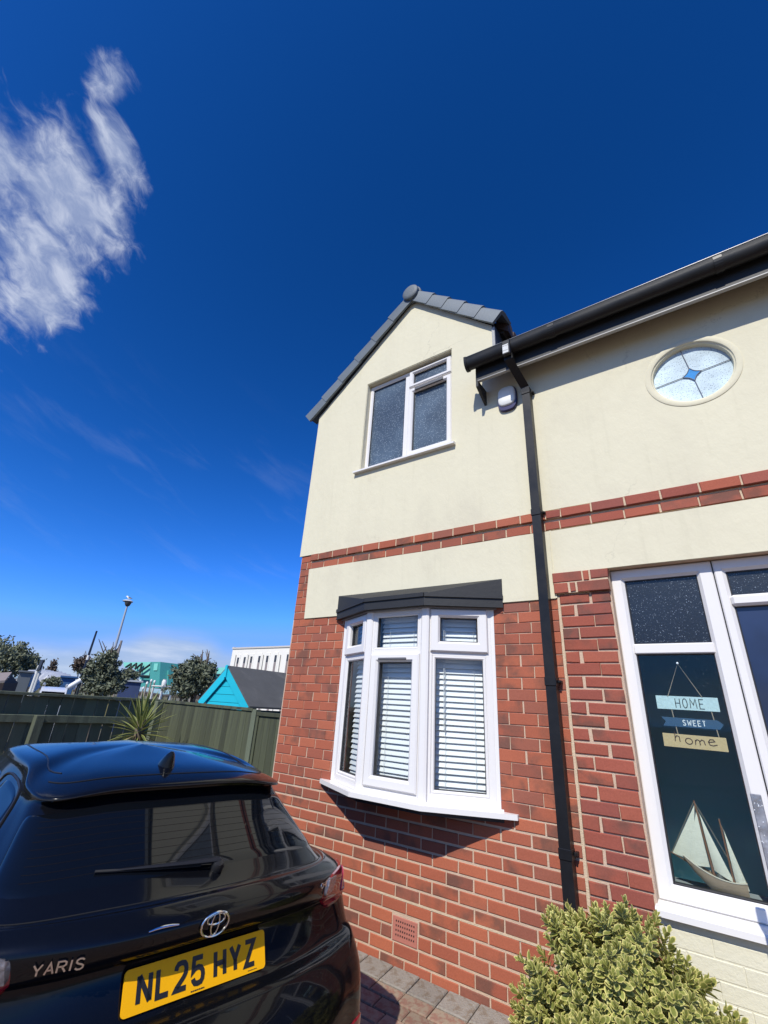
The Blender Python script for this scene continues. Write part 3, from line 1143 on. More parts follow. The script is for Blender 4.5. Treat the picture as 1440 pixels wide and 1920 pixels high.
# door and sidelight ------------------------------------------------------
YD = .055
dr = bpy.data.objects.new('front_door', None)
link(dr, house)
f = MB()
f.ring(2.999, 3.565, .688, 2.470, (.078, .085, .075, .075), YD, YD + .07, ch=.006, inset=.02)
f.box(3.070, 3.488, YD + .004, YD + .065, 1.925, 1.985, ch=.006)
f.build('sidelight_frame', UPVC, dr)
f = MB()
f.ring(3.572, 5.15, .688, 2.470, (.058, .058, .07, .075), YD, YD + .07, ch=.006, inset=.02)
f.box(3.620, 5.1, YD - .012, YD + .06, 2.185, 2.25, ch=.014)
f.build('door_frame', UPVC, dr)
MB().box(3.565, 3.572, YD + .012, YD + .05, .69, 2.46).build('joint', SEAL, dr)
gk = MB()
for a, b, c, d in ((3.078, 3.482, 1.985, 2.396), (3.078, 3.482, .764, 1.924), (3.630, 5.09, 2.25, 2.396), (3.630, 5.09, .76, 2.186)):
    gk.ring(a - .004, b + .004, c - .004, d + .004, .010, YD + .018, YD + .05, ch=.002, inset=.003)
gk.build('gasket', SEAL, dr)
MB().box(3.078, 3.482, YD + .028, YD + .032, 1.983, 2.398).build('pane', GL_DOOR, dr)
MB().box(3.078, 3.482, YD + .028, YD + .031, .762, 1.926).build('pane', GL_SIDE, dr)
MB().box(3.630, 5.092, YD + .028, YD + .032, 2.248, 2.398).build('pane', GL_DOOR, dr)
MB().box(3.630, 5.092, YD + .028, YD + .032, .758, 2.188).build('pane', GL_NAVY, dr)
s_ = MB()
s_.prism([(YD + .06, .690), (-.040, .676), (-.050, .668), (-.050, .640), (YD + .06, .640)], (2.2, 0, 0), (2.990, 0, 0), ((0, 1, 0), (0, 0, 1)))
s_.build('door_sill', UPVC, dr)
MB().box(2.992, 5.15, -.006, .05, .600, .641).build('door_step', CREAMP, dr)

# eaves: fascia, gutter, downpipe ----------------------------------------
XE = 2.175
ev = MB()
ev.box(XE, RX + .1, -.205, -.180, 4.285, 4.50)
ev.build('fascia', BLACKW, house)
MB().box(XE + .02, RX + .1, -.2095, -.178, 4.276, 4.2835).build('drip_trim', pm('grey_trim', (.30, .30, .30), .5), house)
MB().prism([(-.205, 4.285), (-.205, 4.22), (-.018, 4.13), (-.018, 4.285)], (.022, 0, 0), (XE, 0, 0), ((0, 1, 0), (0, 0, 1))).build('box_end', BLACKW, house)
gt = MB(smooth=True)
cy_, cz_, r_ = -.262, 4.478, .058
secs = []
for k in range(13):
    a = pi * k / 12
    secs.append((cy_ - r_ * cos(a), cz_ - r_ * 1.55 * sin(a)))
inner = [(y * 1.0 + (.004 if y < cy_ else -.004), z + .003) for y, z in secs]
lip = [(secs[0][0] - .004, cz_ + .012), (secs[0][0] + .004, cz_ + .012)]
poly = lip[:1] + secs + [(secs[-1][0], cz_ + .014), (inner[-1][0], cz_ + .014)] + inner[::-1] + lip[1:]
gt.prism(poly, (RX - 2.0, 0, 0), (2.125, 0, 0), ((0, 1, 0), (0, 0, 1)))
gto = gt.build('gutter', BLACKP, house)
ec = MB()
ep = [(cy_ - (r_ + .006) * cos(pi * k / 16), cz_ - (r_ + .006) * 1.55 * sin(pi * k / 16)) for k in range(17)] + [(cy_ + r_ + .006, cz_ + .018), (cy_ - r_ - .008, cz_ + .018)]
ec.prism(ep, (.022, 0, 0), (2.112, 0, 0), ((0, 1, 0), (0, 0, 1)))
ec.build('end_cap', BLACKP, gto)
for x in (2.86, 3.98, 5.1):
    u_ = MB()
    op = [(cy_ - (r_ + .004) * cos(pi * k / 14), cz_ - (r_ + .004) * 1.55 * sin(pi * k / 14)) for k in range(15)]
    ip = [(cy_ - (r_ + .0015) * cos(pi * k / 14), cz_ - (r_ + .0015) * 1.55 * sin(pi * k / 14)) for k in range(15)]
    u_.prism(op + ip[::-1], (.05, 0, 0), (x, 0, 0), ((0, 1, 0), (0, 0, 1)))
    u_.build('bracket', BLACKP, gto)
MB().box(2.125, RX + .1, cy_ - r_ - .005, cy_ - r_ + .003, cz_ + .0125, cz_ + .0155).build('lip', pm('grey_lip', (.22, .23, .24), .35), gto)
# outlet, offset bend and square pipe
PX = 2.577
dp = MB(smooth=False)
ol = MB()
ol.box(2.478, 2.548, cy_ - r_ - .014, cy_ + .03, 4.335, 4.492, ch=.006)
olo = ol.build('outlet', BLACKP, gto)
lb = MB()
for a, b in ((4.350, 4.375), (4.379, 4.425), (4.429, 4.442)):
    lb.box(2.484, 2.534, cy_ - r_ - .0165, cy_ - r_ - .0135, a, b)
lb.build('label', pm('label_white', (.55, .56, .55), .5, .3, 90), olo)
w_ = .033
pipe = MB()


def square_run(mb, pts, w):
    vs = []
    for (x, y, z) in pts:
        vs += [(x - w, y - w, z), (x + w, y - w, z), (x + w, y + w, z), (x - w, y + w, z)]
    fs = [(4 * i + k, 4 * i + (k + 1) % 4, 4 * i + 4 + (k + 1) % 4, 4 * i + 4 + k) for i in range(len(pts) - 1) for k in range(4)]
    fs += [(0, 1, 2, 3), tuple(4 * (len(pts) - 1) + k for k in range(4))]
    mb.add(vs, fs)


square_run(pipe, [(2.513, cy_, 4.36), (2.515, cy_ + .003, 4.31), (PX, -.066, 4.12), (PX, -.062, 4.07)], .036)
square_run(pipe, [(PX, -.060, 4.075), (PX, -.060, -.02)], w_)
po = pipe.build('downpipe', BLACKP, house)
for z in (4.06, 2.925, 1.72, .80):
    c_ = MB()
    c_.box(PX - .037, PX + .037, -.0985, -.02, z - .004, z + .05, ch=.003)
    c_.build('socket', BLACKP, po)
    c2 = MB()
    c2.box(PX + .036, PX + .056, -.05, -.0, z + .016, z + .034, ch=.003)
    c2.tube([(PX + .047, -.052, z + .025), (PX + .047, -.066, z + .025)], .006, 8)
    c2.build('clip', BLACKP, po)

# burglar alarm box -------------------------------------------------------
al = bpy.data.objects.new('alarm_box', None)
link(al, house)
ax0, az0 = 2.395, 4.115


def sqr(cx, cz, hx, hz, n=4.0, N=40):
    out = []
    for k in range(N):
        a = 2 * pi * k / N
        c_, s_ = cos(a), sin(a)
        out.append((cx + hx * math.copysign(abs(c_) ** (2 / n), c_), cz + hz * math.copysign(abs(s_) ** (2 / n), s_)))
    return out


def puffy(mb, cx, cz, layers, n=3.2):
    rings = []
    for y, hx, hz, dz in layers:
        rings.append([(x, y, z) for x, z in sqr(cx, cz + dz, hx, hz, n)])
    N = len(rings[0])
    vs = [v for r in rings for v in r]
    fs = [(i * N + k, i * N + (k + 1) % N, (i + 1) * N + (k + 1) % N, (i + 1) * N + k) for i in range(len(rings) - 1) for k in range(N)]
    fs.append(tuple((len(rings) - 1) * N + k for k in range(N)))
    mb.add(vs, fs)


a_ = MB(smooth=True)
puffy(a_, ax0, az0, [(-.017, .088, .125, 0), (-.034, .089, .128, 0), (-.044, .084, .122, 0)])
a_.build('base', pm('alarm_navy', (.035, .03, .09), .35), al)
a_ = MB(smooth=True)
puffy(a_, ax0 - .002, az0 + .02, [(-.040, .080, .102, 0), (-.052, .077, .099, 0), (-.060, .068, .09, 0), (-.062, .03, .04, 0)])
a_.build('cover', pm('alarm_white', (.78, .78, .74), .4, .03), al)

# roof ----------------------------------------------------------------------
roof = bpy.data.objects.new('roof', None)
link(roof, house)
AP = (1.345, 5.955)
LT, RT = (-.092, 4.752), (2.305, 5.045)


def verge(A, B, n):
    """dry verge units climbing from A (eave) to B (apex) on the gable face"""
    A, B = Vector((A[0], 0, A[1])), Vector((B[0], 0, B[1]))
    t = (B - A)
    Lg = t.length
    t.normalize()
    up = Vector((-t.z, 0, t.x))
    if up.z < 0:
        up = -up
    st = Lg / n
    for k in range(n):
        s0, s1 = k * st - .012, (k + 1) * st + .018
        lift0, lift1 = .026, .006              # lower end rides over the unit below
        o = A
        v = []
        for s, lf in ((s0, lift0), (s1, lift1)):
            c = A + t * s
            for y, h in ((-.072 - lf * .35, -.012 + lf * .4), (-.074 - lf * .35, .105 + lf), (-.058 - lf * .3, .128 + lf), (-.02, .138 + lf), (.14, .140 + lf), (.14, .118 + lf), (-.045, .10 + lf), (-.052, -.012 + lf * .4)):
                v.append(c + up * h + Vector((0, y, 0)))
        m = 8
        fs = [(i, (i + 1) % m, m + (i + 1) % m, m + i) for i in range(m)] + [tuple(range(m)), tuple(range(m, 2 * m))]
        MB(smooth=True).add(v, fs).build('verge_tile', SLATE, roof)


verge(LT, (AP[0] - .0, AP[1]), 6)
verge(RT, (AP[0] + .0, AP[1]), 5)
cap = MB(smooth=True)
cc = (1.335, 0, 6.055)
cap.lathe([(.0, .118), (.06, .117), (.095, .112), (.103, .104), (.104, .06), (.118, .058), (.12, .0), (.12, -.5)], cc, (0, -1, 0), 40)
cap.build('ridge_cap', SLATE, roof)
# roof planes: gable slopes and main slope behind the gutter
RT_M = pm('roof_brown', (.04, .035, .034), .85, .3, 12, .3, 60)
pl = MB()
pl.prism([(-.09, 4.86), (1.34, 6.06), (2.40, 5.13), (2.34, 5.06), (1.34, 5.94), (-.03, 4.80)], (0, 4.2, 0), (0, .13, 0), ((1, 0, 0), (0, 0, 1)))
pl.prism([(-.26, 4.50), (3.0, 7.0), (6.1, 4.6), (6.1, 4.5), (3.0, 6.9), (-.15, 4.47)], (RX - 2.2, 0, 0), (2.30, 0, 0), ((0, 1, 0), (0, 0, 1)))
pl.build('roof_plane', RT_M, roof)
MB().prism([(-.20, 4.49), (-.018, 4.62), (-.018, 4.64), (-.21, 4.505)], (.125, 0, 0), (2.178, 0, 0), ((0, 1, 0), (0, 0, 1))).build('eaves_light_stop', BLACKW, roof)  # added closure: stops sun leaking onto the wall beside the alarm
MB().box(2.275, 2.305, -.012, 2.0, 4.55, 5.07).build('cheek', pm('lead_dark', (.05, .052, .06), .55, .2, 9), roof)
MB().box(2.282, 2.31, -.030, -.012, 4.70, 5.03).build('flashing', pm('flashing_grey', (.33, .33, .32), .6, .3, 25), roof)
for k in range(8):                               # eave ends of the tile rows on the gable's right slope
    y0 = .10 + k * .17
    b_ = MB(smooth=True)
    P = []
    for i in range(7):
        a = pi * i / 6
        P.append((y0 + .085 - .07 * cos(a), 5.085 + .085 + .05 * sin(a)))
    b_.prism(P + [(y0 + .155, 5.05), (y0 + .015, 5.05)], (-.12, 0, .1), (2.40, 0, 0), ((0, 1, 0), (0, 0, 1)))
    b_.build('roof_tile', BROWNT, roof)
for k in range(15):                              # noses of the bottom course peeping over the gutter
    x0 = 2.50 + k * .27
    b_ = MB(smooth=True)
    P = [(x0 + .125 - .12 * cos(pi * i / 6), 4.475 + .048 * sin(pi * i / 6) + rnd.uniform(0, .004)) for i in range(7)]
    b_.prism(P + [(x0 + .245, 4.46), (x0 + .005, 4.46)], (0, .25, .18), (0, -.235, 0), ((1, 0, 0), (0, 0, 1)))
    b_.build('roof_tile', BROWNT, roof)
MOSS = pm('moss', (.07, .05, .03), .95, .3, 60)
for x, s in ((2.62, .03), (2.78, .02), (3.0, .022), (2.70, .016)):
    mo = MB(smooth=True)
    for _ in range(5):
        c_ = Vector((x + rnd.uniform(-s, s), -.20 + rnd.uniform(-.03, .02), 4.515 + rnd.uniform(0, s * .5)))
        mo.lathe([(0, s * .5), (s * .4, s * .35), (s * .6, 0), (s * .4, -s * .4), (0, -s * .5)], c_, (rnd.random(), rnd.random(), 1), 7)
    mo.build('moss', MOSS, roof)

# ------------------------------------------------------------------ venetian blinds behind the bay panes
BL = ['white venetian blind behind the narrow left facet of the bay window', 'white venetian blind behind the middle facet of the bay window',
      'white venetian blind behind the wide right facet of the bay window']
for i, (M, W, gl) in enumerate(FAC):
    root = empty('venetian_blind', (0, 0, 0), BL[i], 'blind', 'venetian blinds in the bay window')
    root.matrix_world = M
    a, b = .068, W - .060
    if i == 0:
        a, b = .10, W - .045
    hw = (b - a) / 2
    mid = (a + b) / 2
    dep = .105
    MB().box(a, b, dep - .028, dep + .028, 2.212, 2.246, ch=.003).build('head_rail', SLAT, root)
    me = None
    n = 0
    z = 2.195
    while z > 1.03:
        if me is None:
            s = MB(smooth=True)
            pr = [(-.027, -.0), (-.013, .0028), (0, .0036), (.013, .0028), (.027, 0), (.027, -.0018), (0, .0016), (-.027, -.0018)]
            s.prism(pr, (2 * hw, 0, 0), (-hw, 0, 0), ((0, 1, 0), (0, 0, 1)))
            o = s.build('slat', SLAT, root)
            me = o.data
        else:
            o = bpy.data.objects.new('slat', me)
            link(o, root)
        tl = .98 + rnd.uniform(-.05, .05)
        o.location = (mid + rnd.uniform(-.003, .003), dep, z)
        o.rotation_euler = (tl, rnd.uniform(-.004, .004), 0)
        z -= .0385
    MB().box(a, b, dep - .020, dep + .020, 1.005, 1.022, ch=.003).build('bottom_rail', SLAT, root)
    for sx in ((.22, .78) if i else (.5,)):
        x = a + (b - a) * sx
        c = MB()
        for dy in (-.027, .027):
            c.tube([(x, dep + dy, 2.21), (x, dep + dy, 1.015)], .0012, 5)
        c.build('ladder_cord', CORD, root)
    if i == 2:
        c = MB().tube([(a + .07, dep - .034, 2.2), (a + .075, dep - .036, 1.40)], .0035, 6)
        c.build('tilt_wand', pm('clear_plastic', (.55, .55, .55), .2), root)

# ------------------------------------------------------------------ home sweet home sign behind the sidelight
SY = .100
sg = empty('hanging_sign', (3.29, SY, 1.40), 'wooden HOME SWEET home sign hung on twine behind the sidelight glass', 'sign')
off = (3.29, SY, 1.40)
PALE = pm('pale_blue_paint', (.50, .66, .66), .8, .22, 60, .2, 120)
NAVYP = pm('navy_paint', (.018, .075, .15), .7, .2, 30)
WOODP = pm('pale_wood', (.55, .42, .22), .8, .2, 50, .2, 150, stretch=(1, 1, 5))
INK = pm('ink', (.03, .045, .05), .7)
INKW = pm('white_ink', (.75, .8, .8), .7)
INKB = pm('brown_ink', (.06, .035, .03), .7)
TWINE = pm('twine', (.36, .30, .22), .9)


def plaque(poly, mat, text, tmat, x, y, cw, ch, gap, w, tilt, lab=None, wob=0.0, widths=None):
    X_, Y_, N_ = Vector((cos(tilt), 0, -sin(tilt))), Vector((sin(tilt), 0, cos(tilt))), Vector((0, -1, 0))
    cx_ = sum(p[0] for p in poly) / len(poly)
    cz_ = sum(p[1] for p in poly) / len(poly)
    m = MB().prism([(p[0] - cx_, p[1] - cz_) for p in poly], (0, .008, 0), (cx_, SY - .004, cz_), (X_, Y_))
    bd = m.build('board', mat, sg, off)
    if lab:
        bd['label'] = lab
    t = MB()
    letters(t, text, x, y, cw, ch, gap, w, .0012, X_, Y_, N_, Vector((cx_, SY - .0042, cz_)), wob, widths)
    t.build('lettering', tmat, bd, off)


plaque(rect(3.141, 3.447, 1.613, 1.686), PALE, 'HOME', INK, -.058, -.027, .026, .054, .010, .0042, .012, 'pale blue board lettered HOME', .03, {'M': 1.35})
plaque([(3.152, 1.570), (3.425, 1.568), (3.449, 1.546), (3.428, 1.521), (3.156, 1.522), (3.172, 1.546)], NAVYP, 'SWEET', INKW, -.042, -.016, .017, .031, .0055, .0042, .012, 'navy arrow board lettered SWEET', .03, {'W': 1.3})
plaque(rect(3.143, 3.445, 1.413, 1.482), WOODP, 'home', INKB, -.094, -.012, .042, .055, .006, .0045, .016, 'bare wood board lettered home', .12, {'m': 1.3})
tw = MB()
tw.tube([(3.205, SY - .005, 1.684), (3.287, SY - .003, 1.870), (3.375, SY - .005, 1.684)], .0022, 6)
for x in (3.212, 3.405):
    tw.tube([(x, SY, 1.616), (x + .004, SY, 1.562)], .0026, 6)
    tw.tube([(x + .006, SY, 1.525), (x + .010, SY, 1.478)], .0026, 6)
tw.build('twine', TWINE, sg, off)
MB(smooth=True).lathe([(0, .006), (.006, .004), (.007, 0), (.006, -.004), (0, -.006)], (3.287, SY - .008, 1.872), (0, -1, 0), 12).build('hook', pm('hook_white', (.8, .82, .85), .3), sg, off)

# ------------------------------------------------------------------ model sailing boat on the inner sill
BY = .185
off = (3.25, BY, .735)
ms = empty('model_boat', off, 'wooden model sailing boat with cream cloth sails on the inner sill', 'model boat')
HULLM = pm('hull_wood', (.34, .26, .18), .55, .25, 25, .2, 80, stretch=(1, 1, 6))
SAILM = pm('sail_cloth', (.62, .62, .50), .85, .10, 30, .3, 120)
MASTM = pm('mast_wood', (.17, .09, .055), .6, .3, 40)
hull = MB(smooth=True)
st = []
for i in range(13):
    t = i / 12
    x = 3.135 + .262 * t
    zt = .858 - .075 * t + .03 * (2 * t - 1) ** 2 - .006
    bw = .032 * (sin(pi * min(1, .10 + t * .88)) ** .6) + .003
    zb = max(.742, zt - .088 * min(1, (t + .06) * 1.6) ** .7)
    st.append([(x, BY - bw, zt), (x, BY - bw * .92, zt - (zt - zb) * .45), (x, BY - bw * .35, zb + .006), (x, BY, zb), (x, BY + bw * .35, zb + .006), (x, BY + bw * .92, zt - (zt - zb) * .45), (x, BY + bw, zt)])
vs = [v for r in st for v in r]
fs = [(i * 7 + k, i * 7 + k + 1, i * 7 + 8 + k, i * 7 + 7 + k) for i in range(12) for k in range(6)] + [tuple(range(7)), tuple(84 + k for k in range(7))] + [(i * 7, i * 7 + 7, i * 7 + 13, i * 7 + 6) for i in range(12)]
hull.add(vs, fs)
ho = hull.build('hull', HULLM, ms, off)
rl = MB(smooth=True)
for k in (0, 6):
    rl.tube([(v[k][0], v[k][1], v[k][2] + .002) for v in st], .0035, 6)
rl.build('gunwale', pm('gunwale', (.5, .46, .36), .6, .2, 30), ho, off)
sp = MB(smooth=True)
sp.tube([(3.231, BY, 1.148), (3.246, BY, .98), (3.262, BY, .80)], [.0045, .0055, .0065], 8)
sp.build('mast', MASTM, ms, off)
sp = MB(smooth=True)
sp.tube([(3.332, BY, 1.078), (3.338, BY, .93), (3.343, BY, .78)], [.004, .005, .0055], 8)
sp.build('mast', MASTM, ms, off)
MB(smooth=True).tube([(3.076, BY, .884), (3.19, BY, .835)], [.003, .005], 8).build('bowsprit', MASTM, ms, off)


def sail(pts, belly, parent):
    """bellied cloth with a hem, two faces"""
    A, B, C = [Vector((p[0], BY, p[1])) for p in pts]
    n = 8
    vs, idx = [], {}
    for side in (0, 1):
        for i in range(n + 1):
            for j in range(n + 1 - i):
                a, b = i / n, j / n
                c = 1 - a - b
                p = A * c + B * a + C * b
                p.y += -belly * 4 * (a * b + b * c + a * c) * .9 + side * .0016
                idx[(side, i, j)] = len(vs)
                vs.append(p)
    fs = []
    for side in (0, 1):
        for i in range(n):
            for j in range(n - i):
                fs.append((idx[(side, i, j)], idx[(side, i + 1, j)], idx[(side, i, j + 1)]))
                if j < n - i - 1:
                    fs.append((idx[(side, i + 1, j)], idx[(side, i + 1, j + 1)], idx[(side, i, j + 1)]))
    m = MB(smooth=True).add(vs, fs)
    return m.build('sail', SAILM, parent, off, fix=False)


sail([(3.230, 1.128), (3.084, .882), (3.185, .862)], .012, ms)
sail([(3.233, 1.10), (3.152, .846), (3.248, .848)], .014, ms)
sail([(3.246, 1.09), (3.266, .838), (3.345, .800)], .014, ms)
sail([(3.343, 1.03), (3.350, .800), (3.402, .778)], .012, ms)
rg = MB()
for a, b in (((3.231, 1.145), (3.08, .884)), ((3.233, 1.14), (3.338, .90)), ((3.334, 1.06), (3.400, .79)), ((3.231, 1.14), (3.30, .85))):
    rg.tube([(a[0], BY, a[1]), (b[0], BY, b[1])], .0011, 5)
rg.build('rigging', TWINE, ms, off)
dk = MB(smooth=True)
for x, z, s in ((3.20, .835, .022), (3.285, .812, .024), (3.362, .792, .018)):
    dk.lathe([(0, s), (s * .6, s * .8), (s, 0)], (x, BY, z - .006), (0, 0, 1), 10)
dk.build('deck_house', pm('deck_dark', (.05, .06, .055), .6), ho, off)

# ------------------------------------------------------------------ galvanised handrail beside the step
off = (3.515, -.45, 0)
hr = empty('handrail', (3.515, -.45, gz(3.5, -.45)), 'galvanised steel handrail post standing in front of the door', 'handrail')
off = (3.515, -.45, gz(3.5, -.45))
GALV = pm('galvanised_steel', (.42, .43, .45), .38, .25, 26, .15, 60, metallic=.75, rvar=.12, col2=(.62, .63, .64), c2lo=.56, c2hi=.66)
pp = MB()
pp.box(3.492, 3.530, -.462, -.440, -.06, 1.272, ch=.003)
pp.build('post', GALV, hr, off)
rr = MB(smooth=True)
rr.tube([tuple(p) for p in bez([(3.531, -.455, .80), (3.555, -.47, .78), (3.60, -.50, .70), (3.66, -.55, .50), (3.70, -.58, .2), (3.71, -.59, -.05)], 6)], .009, 10)
rr.build('brace', GALV, hr, off)
dpz = MB(smooth=True)
for _ in range(34):
    z = 1.26 - rnd.random() * .45
    s = rnd.uniform(.0012, .0026)
    dpz.lathe([(0, s * .7), (s * .8, s * .4), (s, 0)], (rnd.uniform(3.495, 3.527), -.4622, z), (0, -1, 0), 7)
dpz.build('water_drop', pm('water_drop', (.75, .78, .8), .05), hr, off)

# ------------------------------------------------------------------ parked car
CA = -0.171
car = empty('parked_car', (1.767, -1.852, 0), 'glossy black hatchback parked tail-out beside the brick wall', 'car', None, atan2(cos(CA), -sin(CA)))
PAINT = bpy.data.materials.new('black_paint')
PAINT.use_nodes = True
_b = PAINT.node_tree.nodes['Principled BSDF']
_g = G(PAINT.node_tree)
_p = _g.n('ShaderNodeTexCoord').outputs['Object']
_fl = _g.n('ShaderNodeTexVoronoi')
_g.put(_fl.inputs['Vector'], _p)
_fl.inputs['Scale'].default_value = 900
_g.put(_b.inputs['Base Color'], _g.mix(_g.ramp(_fl.outputs['Distance'], .0, .5), (.010, .011, .014), (.0025, .0028, .004)))
_g.put(_b.inputs['Roughness'], _g.ramp(_g.noise(_p, 3, 5, .6), .3, .75, .13, .22))
_b.inputs['Coat Weight'].default_value = .38
_b.inputs['Coat Roughness'].default_value = .018
_b.inputs['Specular IOR Level'].default_value = .15
CGLASS = pm('tinted_glass', (.003, .004, .006), .02, .1, 2, spec=.36)
CTRIM = pm('black_trim', (.010, .010, .011), .45, .1, 40)
RUBBER = pm('tyre_rubber', (.018, .018, .018), .85, .2, 40, .2, 90)
CHROME = pm('chrome', (.72, .72, .72), .12, .05, 20, metallic=1.0)
REDL = pm('red_lens', (.20, .004, .014), .06, .3, 30, coat=1.0)
CLEARL = pm('clear_lens', (.20, .185, .19), .16, .6, 70, .8, 55, metallic=.4, coat=1.0)
ALLOY = pm('alloy', (.35, .36, .37), .3, .1, 10, metallic=.9)

S0 = [(.86, .55), (.86, 1.3), (.86, 2.3), (.855, 3.0)]


def side(ws, us=None, vs=None):
    us = us or (.86, .86, .86, .855)
    vs = vs or (.55, 1.3, 2.3, 3.0)
    return [(us[i], vs[i], ws[i] if isinstance(ws, (tuple, list)) else ws) for i in range(4)]


RINGS = [
    [(0, -.01, -.02), (.35, -.01, -.02), (.6, .02, -.02), (.73, .12, -.02)] + side(-.03, (.78, .79, .79, .78)) + [(.66, 3.52, -.01), (.34, 3.66, -.01), (0, 3.70, -.01)],
    [(0, -.14, .20), (.35, -.13, .20), (.63, -.07, .20), (.795, .03, .21)] + side(.20, (.845, .84, .84, .835)) + [(.72, 3.60, .2), (.36, 3.76, .2), (0, 3.80, .2)],
    [(0, -.17, .41), (.35, -.16, .41), (.64, -.09, .42), (.812, .04, .43)] + side(.42) + [(.74, 3.62, .4), (.37, 3.80, .4), (0, 3.84, .4)],
    [(0, -.10, .535), (.33, -.09, .535), (.62, -.03, .54), (.806, .09, .55)] + side(.55) + [(.74, 3.6, .5), (.37, 3.79, .5), (0, 3.83, .5)],
    [(0, -.022, .572), (.31, -.018, .572), (.60, .035, .575), (.80, .13, .59)] + side(.60) + [(.735, 3.58, .54), (.37, 3.77, .54), (0, 3.81, .54)],
    [(0, .030, .69), (.31, .034, .69), (.585, .07, .685), (.80, .172, .68)] + side(.66, (.855, .855, .855, .85)) + [(.73, 3.55, .58), (.36, 3.74, .58), (0, 3.78, .58)],
    [(0, -.022, .722), (.32, -.012, .722), (.59, .055, .72), (.80, .186, .715)] + side((.71, .71, .70, .68), (.85, .85, .845, .84)) + [(.72, 3.5, .61), (.36, 3.69, .61), (0, 3.73, .61)],
    [(0, -.045, .785), (.33, -.030, .785), (.61, .060, .785), (.79, .205, .780)] + side((.775, .765, .75, .72), (.835, .83, .825, .81)) + [(.70, 3.38, .66), (.35, 3.5, .67), (0, 3.54, .67)],
    [(0, .015, .832), (.33, .028, .832), (.60, .115, .825), (.745, .27, .818)] + side((.805, .79, .78, .75), (.79, .785, .78, .73)) + [(.6, 3.02, .745), (.3, 3.08, .75), (0, 3.1, .75)],
    [(0, .100, .862), (.33, .112, .862), (.602, .185, .850), (.69, .37, .842)] + side((.835, .815, .80, .785), (.742, .755, .745, .70), (.68, 1.3, 2.2, 2.62)) + [(.55, 2.72, .79), (.28, 2.78, .80), (0, 2.80, .80)],
    [(0, .500, 1.092), (.30, .503, 1.090), (.535, .540, 1.070), (.588, .72, 1.065)] + side((1.105, 1.125, 1.12, 1.09), (.578, .590, .575, .54), (.97, 1.35, 1.75, 1.95)) + [(.48, 2.02, 1.06), (.25, 2.06, 1.08), (0, 2.07, 1.085)],
    [(0, .462, 1.128), (.30, .466, 1.125), (.535, .505, 1.098), (.590, .73, 1.108)] + side((1.155, 1.165, 1.16, 1.14), (.566, .574, .560, .525), (.97, 1.35, 1.70, 1.85)) + [(.46, 1.92, 1.12), (.24, 1.96, 1.13), (0, 1.97, 1.135)],
    [(0, .490, 1.150), (.30, .494, 1.146), (.525, .540, 1.118), (.572, .75, 1.132)] + side((1.182, 1.192, 1.188, 1.17), (.545, .552, .54, .505), (1.0, 1.35, 1.66, 1.80)) + [(.44, 1.86, 1.15), (.23, 1.90, 1.16), (0, 1.91, 1.165)],
    [(0, .64, 1.184), (.28, .65, 1.180), (.44, .72, 1.164), (.49, .86, 1.166)] + side((1.202, 1.212, 1.21, 1.195), (.47, .475, .46, .43), (1.05, 1.35, 1.60, 1.70)) + [(.38, 1.76, 1.185), (.20, 1.79, 1.19), (0, 1.80, 1.192)],
    [(0, .90, 1.215), (.18, .92, 1.213), (.28, .98, 1.206), (.31, 1.06, 1.206)] + side((1.222, 1.229, 1.229, 1.222), (.32, .32, .31, .29), (1.18, 1.32, 1.45, 1.52)) + [(.24, 1.56, 1.215), (.13, 1.58, 1.215), (0, 1.58, 1.215)],
    [(0, v, 1.246) for v in (1.16, 1.16, 1.18, 1.2, 1.24, 1.30, 1.36, 1.40, 1.42, 1.42, 1.42)],
]
RA = np.array(RINGS)
NR, NT = RA.shape[:2]


def cr(p0, p1, p2, p3, t):
    return .5 * ((2 * p1) + (p2 - p0) * t + (2 * p0 - 5 * p1 + 4 * p2 - p3) * t * t + (3 * p1 - p0 - 3 * p2 + p3) * t ** 3)


def ring_pt(i, t):
    """t in [0, NT-1]; mirrored beyond the ends"""
    def P(k):
        if k < 0:
            q = RA[i][-k].copy()
            q[0] = -q[0]
            return q
        if k > NT - 1:
            q = RA[i][2 * (NT - 1) - k].copy()
            q[0] = -q[0]
            return q
        return RA[i][k]
    k = min(int(t), NT - 2)
    return cr(P(k - 1), P(k), P(k + 1), P(k + 2), t - k)


def S(r, t):
    """car skin: r climbs from sill to roof, t runs from the middle of the tail round one flank (t < 0: the left)"""
    sg_ = -1 if t < 0 else 1
    t = abs(t)
    k = min(int(r), NR - 2)
    q = [ring_pt(min(max(j, 0), NR - 1), t) for j in (k - 1, k, k + 1, k + 2)]
    p = cr(*q, r - k)
    k_ = min(1, max(0, (p[2] - .85) / .25))
    return Vector((p[0] * sg_ + .028 * k_, p[1], p[2]))


def SN(r, t):
    e = .02
    sg_ = -1 if t < 0 else 1
    dr = S(min(r + e, NR - 1), t) - S(max(r - e, 0), t)
    a, b = (t - e, t + e)
    dt = S(r, b) - S(r, a)
    n = dt.cross(dr).normalized()
    return n


